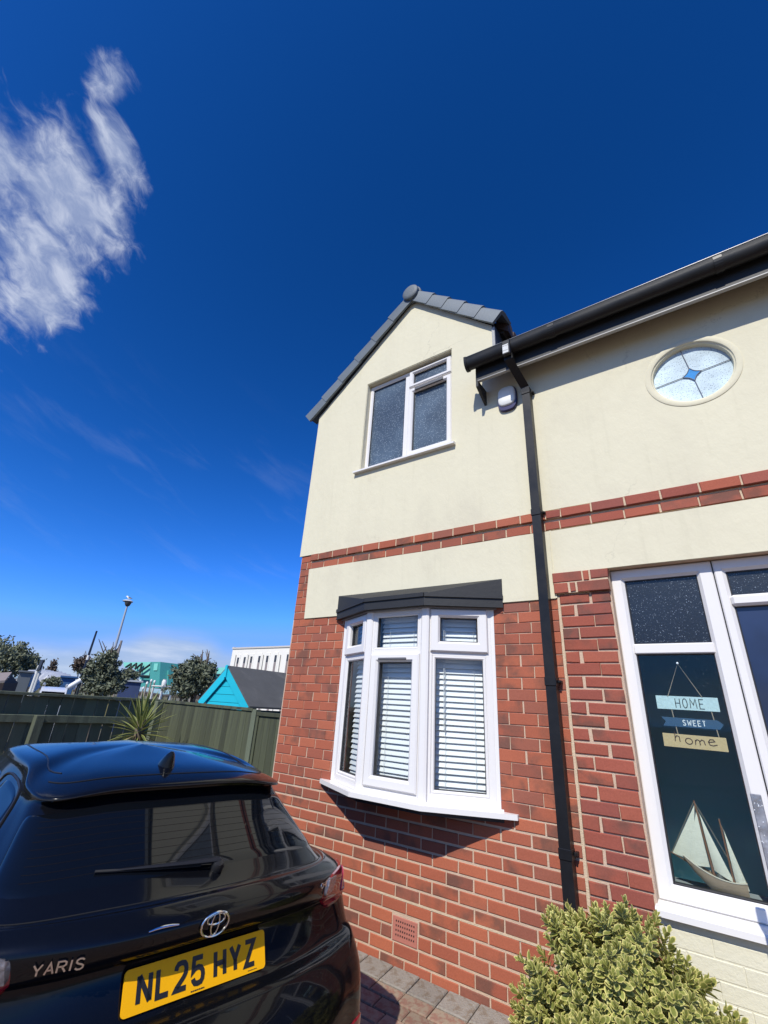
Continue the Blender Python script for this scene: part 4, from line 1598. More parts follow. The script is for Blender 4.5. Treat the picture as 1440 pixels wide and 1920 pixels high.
mb = MB(smooth=True)
sub_r, sub_t = 6, 6
rs = [i / sub_r for i in range((NR - 1) * sub_r + 1)]
ts = [i / sub_t for i in range((NT - 1) * sub_t + 1)]
tsf = [-t for t in ts[:0:-1]] + ts[:-1]
vs = [S(r, t) for r in rs for t in tsf]
n = len(tsf)
fs = [(i * n + j, i * n + (j + 1) % n, (i + 1) * n + (j + 1) % n, (i + 1) * n + j) for i in range(len(rs) - 1) for j in range(n)]
mb.add(vs, fs)
mb.add([S(0, t) for t in tsf], [tuple(range(n))])
bodyo = mb.build('body', PAINT, car, smooth=True)
bm = bmesh.new()
bm.from_mesh(bodyo.data)
bmesh.ops.remove_doubles(bm, verts=bm.verts, dist=.0004)
bmesh.ops.recalc_face_normals(bm, faces=bm.faces)
bm.to_mesh(bodyo.data)
bm.free()
bodyo.data.polygons.foreach_set('use_smooth', [True] * len(bodyo.data.polygons))


def patch(name, quad, mat, parent=None, off=.004, n=14, m=14, rnd_c=.0, lift=None):
    """panel lying on the skin; quad = (r, t) of its four corners, edges folded in"""
    q = [Vector((a, b)) for a, b in quad]
    vs, fs = [], []
    for i in range(n + 1):
        for j in range(m + 1):
            a, b = i / n, j / m
            if rnd_c:
                # pull the corners in to round them
                aa, bb = 2 * a - 1, 2 * b - 1
                k = 1 - rnd_c * (abs(aa) ** 4 * abs(bb) ** 4)
                aa, bb = aa * k, bb * k
                a, b = (aa + 1) / 2, (bb + 1) / 2
            p = q[0] * (1 - a) * (1 - b) + q[1] * (1 - a) * b + q[2] * a * b + q[3] * a * (1 - b)
            o = off + (lift(a, b) if lift else 0)
            if i in (0, n) or j in (0, m):
                o = -.004
            vs.append(S(p.x, p.y) + SN(p.x, p.y) * o)
    w = m + 1
    for i in range(n):
        for j in range(m):
            fs.append((i * w + j, i * w + j + 1, (i + 1) * w + j + 1, (i + 1) * w + j))
    mb = MB(smooth=True).add(vs, fs)
    o_ = mb.build(name, mat, parent or car, smooth=True)
    return o_


rg_ = patch('rear_window', ((9.10, -2.72), (9.10, 2.72), (9.93, 2.55), (9.93, -2.55)), CGLASS, n=12, m=40, off=.003, rnd_c=.10)
ht = MB()
for k in range(9):
    r = 9.26 + k * .065
    pts = [S(r, t * .1) + SN(r, t * .1) * .0036 for t in range(-20, 19)]
    for i in range(len(pts) - 1):
        u_ = Vector((0, .5, .8)).normalized() * .0006
        ht.add([pts[i] - u_, pts[i + 1] - u_, pts[i + 1] + u_, pts[i] + u_], [(0, 1, 2, 3)])
ht.build('heater_line', pm('heater_line', (.012, .010, .009), .9, spec=0.0), rg_)
patch('spoiler_edge', ((11.0, -2.7), (11.0, 2.7), (11.28, 2.7), (11.28, -2.7)), CTRIM, n=4, m=30, off=.0015)
for s in (-1, 1):
    sw = patch('side_window', ((9.30, s * 3.55), (9.30, s * 4.62), (9.97, s * 4.62), (9.94, s * 3.40)), CGLASS, n=10, m=14, off=.002, rnd_c=.30)
    fr_ = MB(smooth=True)
    loop = []
    for k in range(33):
        a = 2 * pi * k / 32
        aa, bb = math.copysign(abs(cos(a)) ** .5, cos(a)), math.copysign(abs(sin(a)) ** .5, sin(a))
        r = 9.63 + .39 * bb
        t = s * (4.05 + (.66 + .05 * bb) * aa)
        loop.append(S(r, t) + SN(r, t) * .002)
    fr_.tube(loop, .006, 6, caps=False)
    fr_.build('window_trim', CTRIM, sw)
    patch('side_window', ((9.25, s * 4.78), (9.25, s * 6.3), (9.95, s * 6.2), (9.97, s * 4.78)), CGLASS, n=10, m=14, off=.002, rnd_c=.2)
    tl = patch('tail_light', ((4.70, s * 1.97), (4.85, s * 2.75), (7.30, s * 3.40), (7.08, s * 1.87)), REDL, n=16, m=12, off=.010, rnd_c=.25)
    patch('lens', ((5.95, s * 1.94), (6.05, s * 2.25), (6.95, s * 2.34), (6.98, s * 1.91)), CLEARL, tl, n=10, m=8, off=.0125, rnd_c=.3)
    ring = []
    for k in range(25):
        a = 2 * pi * k / 24
        r, t = 6.15 + .72 * sin(a), s * (2.80 + .20 * cos(a) + .08 * sin(a))
        ring.append(S(r, t) + SN(r, t) * .0115)
    MB(smooth=True).tube(ring, .0032, 6, caps=False).build('light_ring', pm('light_ring', (.45, .05, .08), .2, coat=1.0), tl)
    for v in (.62, 3.12):
        wh = bpy.data.objects.new('wheel', None)
        link(wh, car)
        MB(smooth=True).lathe([(.20, -.09), (.285, -.085), (.30, -.06), (.302, 0), (.30, .06), (.285, .085), (.20, .09)], (s * .765, v, .122), (s, 0, 0), 36).build('tyre', RUBBER, wh)
        rim = MB(smooth=True)
        rim.lathe([(.0, .055), (.05, .06), (.06, .05), (.19, .045), (.205, .08), (.21, .07), (.205, -.05)], (s * .765, v, .122), (s, 0, 0), 36)
        for k in range(5):
            a = 2 * pi * k / 5
            rim.tube([(s * .83, v + .05 * cos(a), .122 + .05 * sin(a)), (s * .835, v + .19 * cos(a), .122 + .19 * sin(a))], .018, 6)
        rim.build('rim', ALLOY, wh)
        ar = MB(smooth=True)
        pts = [(s * .853, v + .335 * cos(a_), .122 + .335 * sin(a_)) for a_ in [pi * (k / 14 * 1.06 - .03) for k in range(15)]]
        ar.tube(pts, .030, 8)
        ar.build('arch_trim', CTRIM, car)
# lower bumper: satin diffuser
patch('diffuser', ((.35, -2.1), (.35, 2.1), (1.35, 1.9), (1.35, -1.9)), CTRIM, n=8, m=20, off=.004, rnd_c=.2)
for s in (-1, 1):
    patch('rear_reflector', ((1.25, s * 2.15), (1.25, s * 2.75), (1.5, s * 2.75), (1.5, s * 2.15)), REDL, n=6, m=8, off=.006, rnd_c=.2)
# shut lines of the tailgate and bumper
for quad in (((3.02, -2.6), (3.02, 2.6), (3.10, 2.6), (3.10, -2.6)), ((8.72, -2.9), (8.72, 2.9), (8.80, 2.9), (8.80, -2.9))):
    patch('shut_line', quad, pm('gap', (.001, .001, .001), .9), n=3, m=40, off=.0012)
# number plate
T = 0.376
PXv, PYv, PNv = Vector((1, 0, 0)), Vector((0, sin(T), cos(T))), Vector((0, -cos(T), sin(T)))
PO = Vector((0, 0, .628))
W2, H2, RC = .26, .0555, .012
pl_ = []
for cx_, cy2, a0 in ((W2 - RC, H2 - RC, 0), (-W2 + RC, H2 - RC, pi / 2), (-W2 + RC, -H2 + RC, pi), (W2 - RC, -H2 + RC, 3 * pi / 2)):
    for k in range(5):
        pl_.append((cx_ + RC * cos(a0 + k * pi / 8), cy2 + RC * sin(a0 + k * pi / 8)))
PLATE = pm('plate_yellow', (.90, .44, .002), .5, .02, 4, spec=.2)
npo = MB().prism(pl_, PNv * .006, PO, (PXv, PYv)).build('number_plate', PLATE, car)
lt = MB()
wid = {}
x = letters(lt, 'NL25', -.219, -.0395, .05, .079, .011, .014, .0012, PXv, PYv, PNv, PO + PNv * .006)
letters(lt, 'HYZ', x + .022, -.0395, .05, .079, .011, .014, .0012, PXv, PYv, PNv, PO + PNv * .006)
lt.build('lettering', pm('plate_black', (.012, .012, .012), .4), npo)
ds = MB()
x = -.035
for w in (.006, .005, .007, .004, .006, .008, .003):
    ds.prism(rect(x, x + w, -.0505, -.0472), PNv * .0008, PO + PNv * .006, (PXv, PYv))
    x += w + .0016
x = .185
for w in (.004, .006, .005, .003, .006, .005):
    ds.prism(rect(x, x + w, -.0495, -.0475), PNv * .0008, PO + PNv * .006, (PXv, PYv))
    x += w + .0016
ds.build('dealer_line', pm('plate_black', (0, 0, 0)), npo)


def plane_at(r, t):
    o = S(r, t) + SN(r, t) * .004
    X_ = (S(r, t + .1) - S(r, t - .1)).normalized()
    N_ = SN(r, t)
    return o, X_, N_.cross(X_).normalized(), N_


# emblem: two ovals inside an oval
O_, X_, Y_, N_ = plane_at(6.75, 0.0)
em = MB(smooth=True)


def oval(cx, cy, rx, ry, r):
    em.tube([O_ + X_ * (cx + rx * cos(2 * pi * k / 40)) + Y_ * (cy + ry * sin(2 * pi * k / 40)) + N_ * .003 for k in range(41)], r, 8, caps=False)


oval(0, 0, .052, .036, .0042)
oval(0, .0155, .034, .0160, .0030)
oval(0, .001, .0145, .0335, .0030)
em.build('emblem', CHROME, car)
bd = MB()
O_, X_, Y_, N_ = plane_at(6.45, -1.47)
letters(bd, 'YARIS', -.075, -.017, .027, .034, .004, .0048, .003, X_, Y_, N_, O_, 0, {'I': .45})
bd.build('model_badge', CHROME, car)
bd = MB()
O_, X_, Y_, N_ = plane_at(6.75, 1.86)
letters(bd, 'HEV', -.016, -.011, .018, .022, .004, .0030, .002, X_, Y_, N_, O_)
bd.tube([O_ + X_ * (-.030 + .009 * cos(2 * pi * k / 20)) + Y_ * (.009 * sin(2 * pi * k / 20)) + N_ * .001 for k in range(21)], .0016, 6, caps=False)
bd.build('hybrid_badge', CHROME, car)
O_, X_, Y_, N_ = plane_at(7.1, -.55)
MB(smooth=True).tube([O_ + X_ * x + Y_ * (.004 * (1 - (x / .05) ** 2)) for x in (-.05, -.025, 0, .025, .05)], [.002, .0035, .004, .0035, .002], 8).build('release_trim', CHROME, car)
# wiper
wp = MB(smooth=True)
pts = [S(9.14 + .02 * k, .22 - .24 * k) + SN(9.14, .2 - .24 * k) * (.026 - .003 * k) for k in range(6)]
wp.tube(pts, [.017, .016, .0135, .011, .008, .004], 8, flat=.6)
wpo = wp.build('wiper', CTRIM, car)
bl = MB()
pts = [S(9.155 + .02 * k, .0 - .235 * k) + SN(9.15, -.235 * k) * .010 for k in range(6)]
bl.tube(pts, .005, 6)
bl.build('wiper_blade', RUBBER, wpo)
MB(smooth=True).lathe([(.024, -.01), (.026, .012), (.020, .026), (0, .03)], S(9.11, .2) + SN(9.11, .2) * .004, SN(9.11, .2), 18).build('wiper_cap', CTRIM, wpo)
# shark-fin aerial
fa = MB(smooth=True)
rings_ = []
b0 = S(13.05, 0.0)
for k in range(7):
    t = k / 6
    y0, y1 = .0 - .035 * t * 0 + .004 * t, .135 - .105 * t ** 1.2
    w = .036 * (1 - t) ** .6 + .006
    z = -.01 + .080 * t
    rings_.append([(w * sin(2 * pi * j / 14), b0.y - .02 + (y0 + y1) / 2 - (y1 - y0) / 2 * cos(2 * pi * j / 14), b0.z + z) for j in range(14)])
vs = [v for r in rings_ for v in r]
fa.add(vs, [(i * 14 + j, i * 14 + (j + 1) % 14, (i + 1) * 14 + (j + 1) % 14, (i + 1) * 14 + j) for i in range(6) for j in range(14)] + [tuple(84 + j for j in range(14))])
fa.build('aerial', PAINT, car)
# roof gutter seams
for s in (-1, 1):
    sm = MB(smooth=True)
    sm.tube([S(13.0 - .02 * k, s * (2.3 + .35 * k)) + SN(13.0 - .02 * k, s * (2.3 + .35 * k)) * .0005 for k in range(14)], .003, 6)
    sm.build('roof_seam', CTRIM, car)
sm = MB(smooth=True)
sm.tube([S(12.55, t * .1) + SN(12.55, t * .1) * .0004 for t in range(-24, 25)], .0025, 6)
sm.build('spoiler_seam', pm('gap', (0, 0, 0)), car)

# ------------------------------------------------------------------ garden fence, two runs and a gate
FENCE = pm('fence_green', (.125, .145, .095), .85, .30, 5, .4, 60, col2=(.075, .085, .058), c2lo=.45, c2hi=.65, stretch=(2.5, 2.5, .35), obj_var=.35)
FENCE2 = pm('fence_olive', (.082, .092, .050), .85, .35, 5, .4, 60, col2=(.04, .044, .03), c2lo=.45, c2hi=.68, stretch=(3.5, 3.5, .3), obj_var=.5)
FX, FTOP = -3.80, 1.446


def board(root, off, x0, x1, y0, y1, z0, z1, mat, name='board', ch=.003):
    c = Vector(((x0 + x1) / 2, (y0 + y1) / 2, (z0 + z1) / 2))
    m = MB().box(x0 - c.x, x1 - c.x, y0 - c.y, y1 - c.y, z0 - c.z, z1 - c.z, ch=ch)
    o = m.build(name, mat, root)
    o.location = c - Vector(off)
    return o


off = (FX, -1.2, gz(FX, -1.2))
fa_ = empty('garden_fence', off, 'dark green feather-gap board fence with rails and posts at the end of the drive', 'fence')
y = -3.9
while y < .98:
    w = .146 + rnd.uniform(-.004, .004)
    o = board(fa_, off, FX - .018 + rnd.uniform(-.002, .002), FX + rnd.uniform(-.001, .001), y, min(y + w, 1.0), gz(FX, y) - .02, FTOP - .035 + rnd.uniform(-.004, .004), FENCE)
    o.rotation_euler = (rnd.uniform(-.006, .006), 0, rnd.uniform(-.02, .02))
    y += w + rnd.choice((.003, .006, .010, .016))
for z in (1.145, .62, .12):
    board(fa_, off, FX + .003, FX + .052, -3.9, .95, z - .045, z + .045, FENCE, 'rail', .005)
board(fa_, off, FX - .03, FX + .055, -3.95, 1.02, FTOP - .034, FTOP + .004, FENCE, 'cap_rail', .005)
for y in (-3.0, -.62, .93):
    board(fa_, off, FX + .054, FX + .150, y - .05, y + .05, -.25, 1.19 if y < .5 else 1.43, FENCE, 'post', .006)

FY = 1.0
off = (-2.6, FY, gz(-2.6, FY))
fb_ = empty('garden_fence', off, 'olive green close-boarded fence panel in front of the turquoise shed', 'fence')
x = FX + .08
while x < -1.60:
    w = .112 + rnd.uniform(-.006, .006)
    zt = FTOP - .030 - .0105 * (x - FX)
    board(fb_, off, x, min(x + w, -1.56), FY - .016 + rnd.uniform(-.003, .003), FY + .004, -.2, zt + rnd.uniform(-.003, .003), FENCE2)
    x += w + .0025
cp = MB()
cp.add([(FX - .02, FY - .035, FTOP - .028), (-1.54, FY - .035, FTOP - .052), (-1.54, FY + .03, FTOP - .052), (FX - .02, FY + .03, FTOP - .028),
        (FX - .02, FY - .035, FTOP + .006), (-1.54, FY - .035, FTOP - .018), (-1.54, FY + .03, FTOP - .018), (FX - .02, FY + .03, FTOP + .006)],
       [(0, 1, 2, 3), (4, 5, 6, 7), (0, 1, 5, 4), (1, 2, 6, 5), (2, 3, 7, 6), (3, 0, 4, 7)])
cp.build('cap_rail', FENCE2, fb_, off)
board(fb_, off, -1.555, -1.47, FY - .03, FY + .05, -.2, 1.415, FENCE, 'post')
off = (-1.0, FY, gz(-1.0, FY))
gt_ = empty('garden_gate', off, 'olive green boarded gate between the fence post and the brick corner', 'gate')
x = -1.41
while x < -.2:
    w = .105 + rnd.uniform(-.004, .004)
    board(gt_, off, x, x + w, FY - .012, FY + .006, -.12, 1.362 - .01 * (x + 1.4), FENCE2)
    x += w + .003
board(gt_, off, -1.45, -.1, FY - .035, FY + .03, 1.345, 1.392, FENCE2, 'cap_rail')
board(gt_, off, -1.452, -1.412, FY - .028, FY + .02, -.1, 1.344, FENCE2, 'frame')

# ------------------------------------------------------------------ turquoise shed
TURQ = pm('turquoise_paint', (.012, .47, .60), .5, .06, 8, .15, 60, stretch=(.5, 1, 4), obj_var=.10)
FELT = pm('roof_felt', (.085, .086, .088), .95, .25, 5, .5, 160, col2=(.12, .118, .115), c2lo=.5, c2hi=.7)
SY0 = 1.72
sA, sT, sB = (-3.81, 1.458), (-3.195, 2.005), (-2.50, 1.425)
off = (-3.17, SY0, gz(-3.17, SY0))
sh = empty('garden_shed', off, 'turquoise painted garden shed with grey felt roof behind the olive fence', 'shed')
z = -.3
while z < 1.98:
    z1 = z + .118
    def xat(zz, side_):
        if side_ < 0:
            e = sA[0] + .16
            return e if zz < sA[1] - .02 else max(e, sA[0] + .10 + (zz - sA[1]) * (sT[0] - sA[0]) / (sT[1] - sA[1]))
        e = sB[0] - .14
        return e if zz < sB[1] - .02 else min(e, sB[0] - .10 - (zz - sB[1]) * (sB[0] - sT[0]) / (sT[1] - sB[1]))
    p = [(xat(z, -1), z), (xat(z, 1), z), (xat(z1 - .006, 1), z1 - .006), (xat(z1 - .006, -1), z1 - .006)]
    if p[1][0] - p[0][0] > .03:
        mb = MB()
        if p[2][0] < p[3][0]:
            p[2] = p[3] = ((p[2][0] + p[3][0]) / 2, p[2][1])
            p = p[:3]
        mb.prism(p, (0, .018, 0), (0, SY0 + rnd.uniform(-.002, .002), 0), ((1, 0, 0), (0, 0, 1)))
        mb.build('plank', TURQ, sh, off)
    z = z1
for a, b, flip in ((sA, sT, 1), (sB, sT, -1)):
    A, B = Vector((a[0], 0, a[1])), Vector((b[0], 0, b[1]))
    t = (B - A).normalized()
    n_ = Vector((-t.z, 0, t.x)) * (1 if flip > 0 else -1)
    if n_.z < 0:
        n_ = -n_
    e = B + Vector((0, 0, .0))
    P = [A - n_ * .0, e, e - Vector((0, 0, .125 / max(.1, n_.z))), A + t * .0 - n_ * .125]
    MB().prism([(q.x, q.z) for q in P], (0, .020 if flip > 0 else .024, 0), (0, SY0 - .040, 0), ((1, 0, 0), (0, 0, 1))).build('bargeboard', TURQ, sh, off)
MB().prism([(sT[0] - .028, sT[1] - .16), (sT[0] + .028, sT[1] - .16), (sT[0] + .028, sT[1] + .022), (sT[0], sT[1] + .035), (sT[0] - .028, sT[1] + .022)], (0, .02, 0), (0, SY0 - .062, 0)).build('finial', TURQ, sh, off)
MB().box(sB[0] - .16, sB[0] - .14, SY0 + .02, SY0 + 2.4, -.3, sB[1] - .04).build('side_wall', pm('shed_side_shaded', (.02, .10, .13), .7, .2, 8), sh, off)  # turquoise darkened in the colour for the shade below the eaves
rf = MB()
for a, d in ((sA, -1), (sB, 1)):
    rf.prism([(a[0] + d * .02, a[1] - .015), (sT[0], sT[1] + .004), (sT[0], sT[1] + .026), (a[0] + d * .02, a[1] + .012)], (0, 2.55, 0), (0, SY0 - .035, 0), ((1, 0, 0), (0, 0, 1)))
rfo = rf.build('roof', FELT, sh, off)
lp_ = MB()
for f_ in (.33, .36):
    pass
A, B = Vector((sT[0], 0, sT[1] + .027)), Vector((sB[0], 0, sB[1] + .013))
q = A.lerp(B, .36)
q2 = A.lerp(B, .42)
lp_.add([(q.x, SY0 - .03, q.z + .004), (q.x, SY0 + 2.5, q.z + .004), (q2.x, SY0 + 2.5, q2.z + .0015), (q2.x, SY0 - .03, q2.z + .0015)], [(0, 1, 2, 3)])
lp_.build('felt_lap', FELT, rfo, off)

# ------------------------------------------------------------------ leaves
def leaf_mat(name, inner, rim, spread=.15, rough=.45, trans=.25, back=.0):
    m = bpy.data.materials.new(name)
    m.use_nodes = True
    nt = m.node_tree
    g = G(nt)
    b = nt.nodes['Principled BSDF']
    at = g.n('ShaderNodeAttribute', attribute_name='rim').outputs['Fac']
    oi = g.n('ShaderNodeObjectInfo').outputs['Random']
    ri = g.n('ShaderNodeNewGeometry').outputs['Random Per Island']
    c = g.mix(at, inner, rim)
    k = g.m('ADD', g.m('MULTIPLY', oi, .5), g.m('MULTIPLY', ri, .5))
    c = g.mix(k, g.mix(1.0, c, (1 - spread, 1 - spread, 1 - spread * 1.2), 'MULTIPLY'), g.mix(1.0, c, (1 + spread, 1 + spread * .9, 1 + spread * .3), 'MULTIPLY'))
    g.put(b.inputs['Base Color'], c)
    b.inputs['Roughness'].default_value = rough
    tl = g.n('ShaderNodeBsdfTranslucent')
    g.put(tl.inputs[0], c)
    mx = g.n('ShaderNodeMixShader')
    mx.inputs[0].default_value = trans
    out = [n_ for n_ in nt.nodes if n_.type == 'OUTPUT_MATERIAL'][0]
    nt.links.new(b.outputs[0], mx.inputs[1])
    nt.links.new(tl.outputs[0], mx.inputs[2])
    nt.links.new(mx.outputs[0], out.inputs[0])
    return m


HEBE = leaf_mat('variegated_leaf', (.23, .255, .065), (.80, .72, .29), .20)
YUC = leaf_mat('yucca_leaf', (.15, .19, .055), (.52, .50, .20), .22, .4)
DRYL = leaf_mat('dry_leaf', (.30, .24, .14), (.36, .30, .18), .25)


def leaf_geo(vs, fs, at, base, d, nrm, L, W, fold=.25, curl=.15):
    """five-rung leaf with a paler rim; d along, nrm facing"""
    w = d.cross(nrm).normalized()
    k = len(vs)
    rows = ((0, .22), (.22, .72), (.5, 1.0), (.78, .78), (1.0, .06))
    for s, wd in rows:
        c = base + d * (L * s) + nrm * (curl * L * s * s)
        for u, a in ((-1, 1.0), (-.52, .0), (0, 0.0), (.52, .0), (1, 1.0)):
            vs.append(c + w * (u * wd * W / 2) + nrm * (abs(u) * wd * W * fold * .5))
            at.append(a if s < .97 else 1.0)
    for r in range(4):
        for j in range(4):
            fs.append((k + r * 5 + j, k + r * 5 + j + 1, k + r * 5 + 6 + j, k + r * 5 + 5 + j))


def leaf_object(name, vs, fs, at, mat, parent=None, off=None, kind=None):
    mb = MB(smooth=True).add(vs, fs)
    o = mb.build(name, mat, parent, off, kind=kind, fix=False)
    a = o.data.attributes.new('rim', 'FLOAT', 'POINT')
    a.data.foreach_set('value', at)
    o.data.polygons.foreach_set('use_smooth', [True] * len(o.data.polygons))
    return o


# variegated evergreen shrub by the downpipe: every shoot is a piece
HC = Vector((2.885, -.56, -.02))
hb = empty('variegated_shrub', HC, 'rounded variegated shrub with cream-edged green leaves below the sidelight', 'shrub')
TWIG = pm('twig', (.17, .12, .085), .85, .3, 30)
q = random.Random(11)
sprigs = []
for v in range(10):
    vs, fs, at = [], [], []
    n = q.randint(7, 9)
    L = q.uniform(.060, .085)
    bend = Vector((q.uniform(-.25, .25), q.uniform(-.25, .25), 1)).normalized()
    for k in range(n):
        s = k / (n - 1)
        base = Vector((0, 0, 1)).lerp(bend, s) * (L * s)
        for side_ in (0, 1):
            a = (pi / 2 if k % 2 else 0) + side_ * pi + q.uniform(-.25, .25)
            up = .20 + 1.15 * s ** 1.4 + q.uniform(-.1, .1)
            rad = Vector((cos(a), sin(a), 0))
            d = (rad * cos(up) + Vector((0, 0, 1)) * sin(up)).normalized()
            nr = (Vector((0, 0, 1)) * cos(up) - rad * sin(up)).normalized()
            LL = (.043 - .014 * s ** 2) * q.uniform(.85, 1.15)
            leaf_geo(vs, fs, at, base + rad * .002, d, nr, LL, LL * .56, .30, -.10)
    sprigs.append((vs, fs, at, L))
meshes = []
for i, (vs, fs, at, L) in enumerate(sprigs):
    o = leaf_object('sprig', vs, fs, at, HEBE, hb)
    meshes.append(o)
used = 0
RXs = Vector((.485, .42, .80))
tips = []
k = 0
while len(tips) < 1500 and k < 60000:
    k += 1
    th, z = q.uniform(0, 2 * pi), q.uniform(-.05, 1)
    r = sqrt(1 - z * z) if z < 1 else 0
    d = Vector((r * cos(th), r * sin(th), z))
    bump_ = .96 + .15 * noise.noise(d * 2.1 + Vector((3, 1, 7))) + .12 * noise.noise(d * 5.5)
    p = Vector((d.x * RXs.x, d.y * RXs.y, d.z * RXs.z)) * bump_
    dens_ = noise.noise(d * 3.4 + Vector((9, 2, 4)))
    if dens_ < -.10:
        p *= .78
        if q.random() < .72:
            continue
    elif q.random() < .3:
        p *= q.uniform(.72, .9)
    if p.y + HC.y > -.04:
        continue
    if any((p - t[0]).length < .041 for t in tips):
        continue
    tips.append((p, d))
placed = []
for i, (p, d) in enumerate(tips):
    ax = (Vector((d.x / RXs.x, d.y / RXs.y, d.z / RXs.z * 1.0)).normalized() * 1.0 + Vector((0, -.08, .45)) + Vector((q.uniform(-.3, .3), q.uniform(-.3, .3), q.uniform(-.2, .2)))).normalized()
    src = meshes[i % len(meshes)]
    o = src if i < len(meshes) else bpy.data.objects.new('sprig', src.data)
    if i >= len(meshes):
        link(o, hb)
    L = sprigs[i % len(meshes)][3]
    sc = q.uniform(.78, 1.15)
    R = ax.to_track_quat('Z', 'Y').to_matrix().to_4x4() @ Matrix.Rotation(q.uniform(0, 6.28), 4, 'Z')
    ML = Matrix.Translation(p - ax * L * .8) @ R @ Matrix.Scale(sc, 4)
    o.matrix_local = ML
    placed.append((o, ML))
    tips[i] = (p, d, ax, L)
# past three hundred shoots the rest become one mass
placed.sort(key=lambda t: (HC + t[1].translation - CAM).length)
keep, extra = placed[:290], placed[290:]
vs, fs, at = [], [], []
for o, ML in extra:
    b0 = len(vs)
    vs += [ML @ v.co for v in o.data.vertices]
    fs += [tuple(i + b0 for i in p.vertices) for p in o.data.polygons]
    vals = [0.0] * len(o.data.vertices)
    o.data.attributes['rim'].data.foreach_get('value', vals)
    at += vals
for o, ML in extra:
    bpy.data.objects.remove(o)
leaf_object('sprigs', vs, fs, at, HEBE, hb, kind='stuff')
print('shoots', len(tips))
tw = MB(smooth=True)
for i in range(0, len(tips), 3):
    p, d, ax, L = tips[i]
    root_ = Vector((d.x * .05, d.y * .05, .02))
    e = p - ax * L * .6
    m1 = root_.lerp(e, .5) + Vector((d.x, d.y, 0)) * .05
    tw.tube([tuple(x) for x in bez([root_, m1, e], 3)], [.0065, .006, .0055, .005, .004, .0035, .003], 5)
tw.build('branch', TWIG, hb, kind='stuff')
vs, fs, at = [], [], []
for _ in range(190):
    d = Vector((q.gauss(0, 1), q.gauss(0, 1), q.random())).normalized()
    p = Vector((d.x * RXs.x, d.y * RXs.y, d.z * RXs.z)) * q.uniform(.55, .98)
    dd = Vector((q.uniform(-1, 1), q.uniform(-1, 1), q.uniform(-.6, .6))).normalized()
    leaf_geo(vs, fs, at, p, dd, dd.orthogonal().normalized(), .032, .013)
leaf_object('dead_leaves', vs, fs, at, DRYL, hb, kind='stuff')

# yucca at the head of the drive
YB = Vector((-2.92, .30, gz(-2.92, .3)))
yu = empty('yucca', YB, 'spiky yucca with yellow-green sword leaves in front of the dark fence', 'plant')
tr = MB(smooth=True)
tr.tube([(0, 0, -.05), (.01, 0, .4), (-.01, .01, .8), (0, 0, 1.20)], [.07, .06, .058, .062], 10)
tr.build('trunk', pm('yucca_trunk', (.14, .11, .08), .95, .3, 25, .6, 60), yu)
q = random.Random(4)
for i in range(64):
    vs, fs, at = [], [], []
    f_ = i / 63
    el_ = radians(88 - 112 * f_ ** .9 + q.uniform(-8, 8))
    a = i * 2.4 + q.uniform(-.2, .2)
    d = Vector((cos(a) * cos(el_), sin(a) * cos(el_), sin(el_)))
    L = q.uniform(.36, .50) * (1 - .15 * f_)
    W = q.uniform(.030, .042)
    base = Vector((d.x * .05, d.y * .05, 1.16 - .18 * f_))
    nr = Vector((-cos(a) * sin(el_), -sin(a) * sin(el_), cos(el_)))
    w_ = d.cross(nr).normalized()
    droop = .02 + .30 * f_ ** 3 + q.uniform(0, .05)
    for s, wd in ((0, .55), (.25, .95), (.5, 1), (.75, .75), (1, .04)):
        c = base + d * L * s - nr * 0 + Vector((0, 0, -1)) * droop * L * s * s
        for u, aa in ((-1, 1.), (-.6, .0), (0, 0.), (.6, 0.), (1, 1.)):
            vs.append(c + w_ * (u * wd * W / 2) + nr * (abs(u) * wd * W * .22))
            at.append(aa)
    for r in range(4):
        for j in range(4):
            fs.append((r * 5 + j, r * 5 + j + 1, r * 5 + 6 + j, r * 5 + 5 + j))
    leaf_object('leaf', vs, fs, at, DRYL if (f_ > .78 and q.random() < .6) else YUC, yu)

# ------------------------------------------------------------------ the land beyond the fence
GB = -.61
q = random.Random(21)


def base(px, dist, py=1290):
    p = away(px, py, dist)
    p.z = GB
    return p


def zt(px, py, dist):
    return away(px, py, dist).z


BARK = pm('bark', (.12, .095, .075), .95, .3, 20, .5, 40)


def foliage_mat(name, a, b):
    m = bpy.data.materials.new(name)
    m.use_nodes = True
    nt = m.node_tree
    g = G(nt)
    bs = nt.nodes['Principled BSDF']
    ri = g.n('ShaderNodeNewGeometry').outputs['Random Per Island']
    pos = g.n('ShaderNodeNewGeometry').outputs['Position']
    n1 = g.noise(pos, .9, 3, .6)
    c = g.mix(g.m('ADD', g.m('MULTIPLY', ri, .6), g.m('MULTIPLY', n1, .4)), a, b)
    g.put(bs.inputs['Base Color'], c)
    bs.inputs['Roughness'].default_value = .65
    return m


F_DARK = foliage_mat('dark_foliage', (.045, .06, .03), (.17, .185, .115))
F_OLIVE = foliage_mat('olive_foliage', (.06, .075, .035), (.21, .225, .14))
F_BROWN = foliage_mat('brown_foliage', (.05, .035, .025), (.12, .085, .055))
F_SCRUB = foliage_mat('scrub_foliage', (.07, .075, .03), (.22, .20, .10))


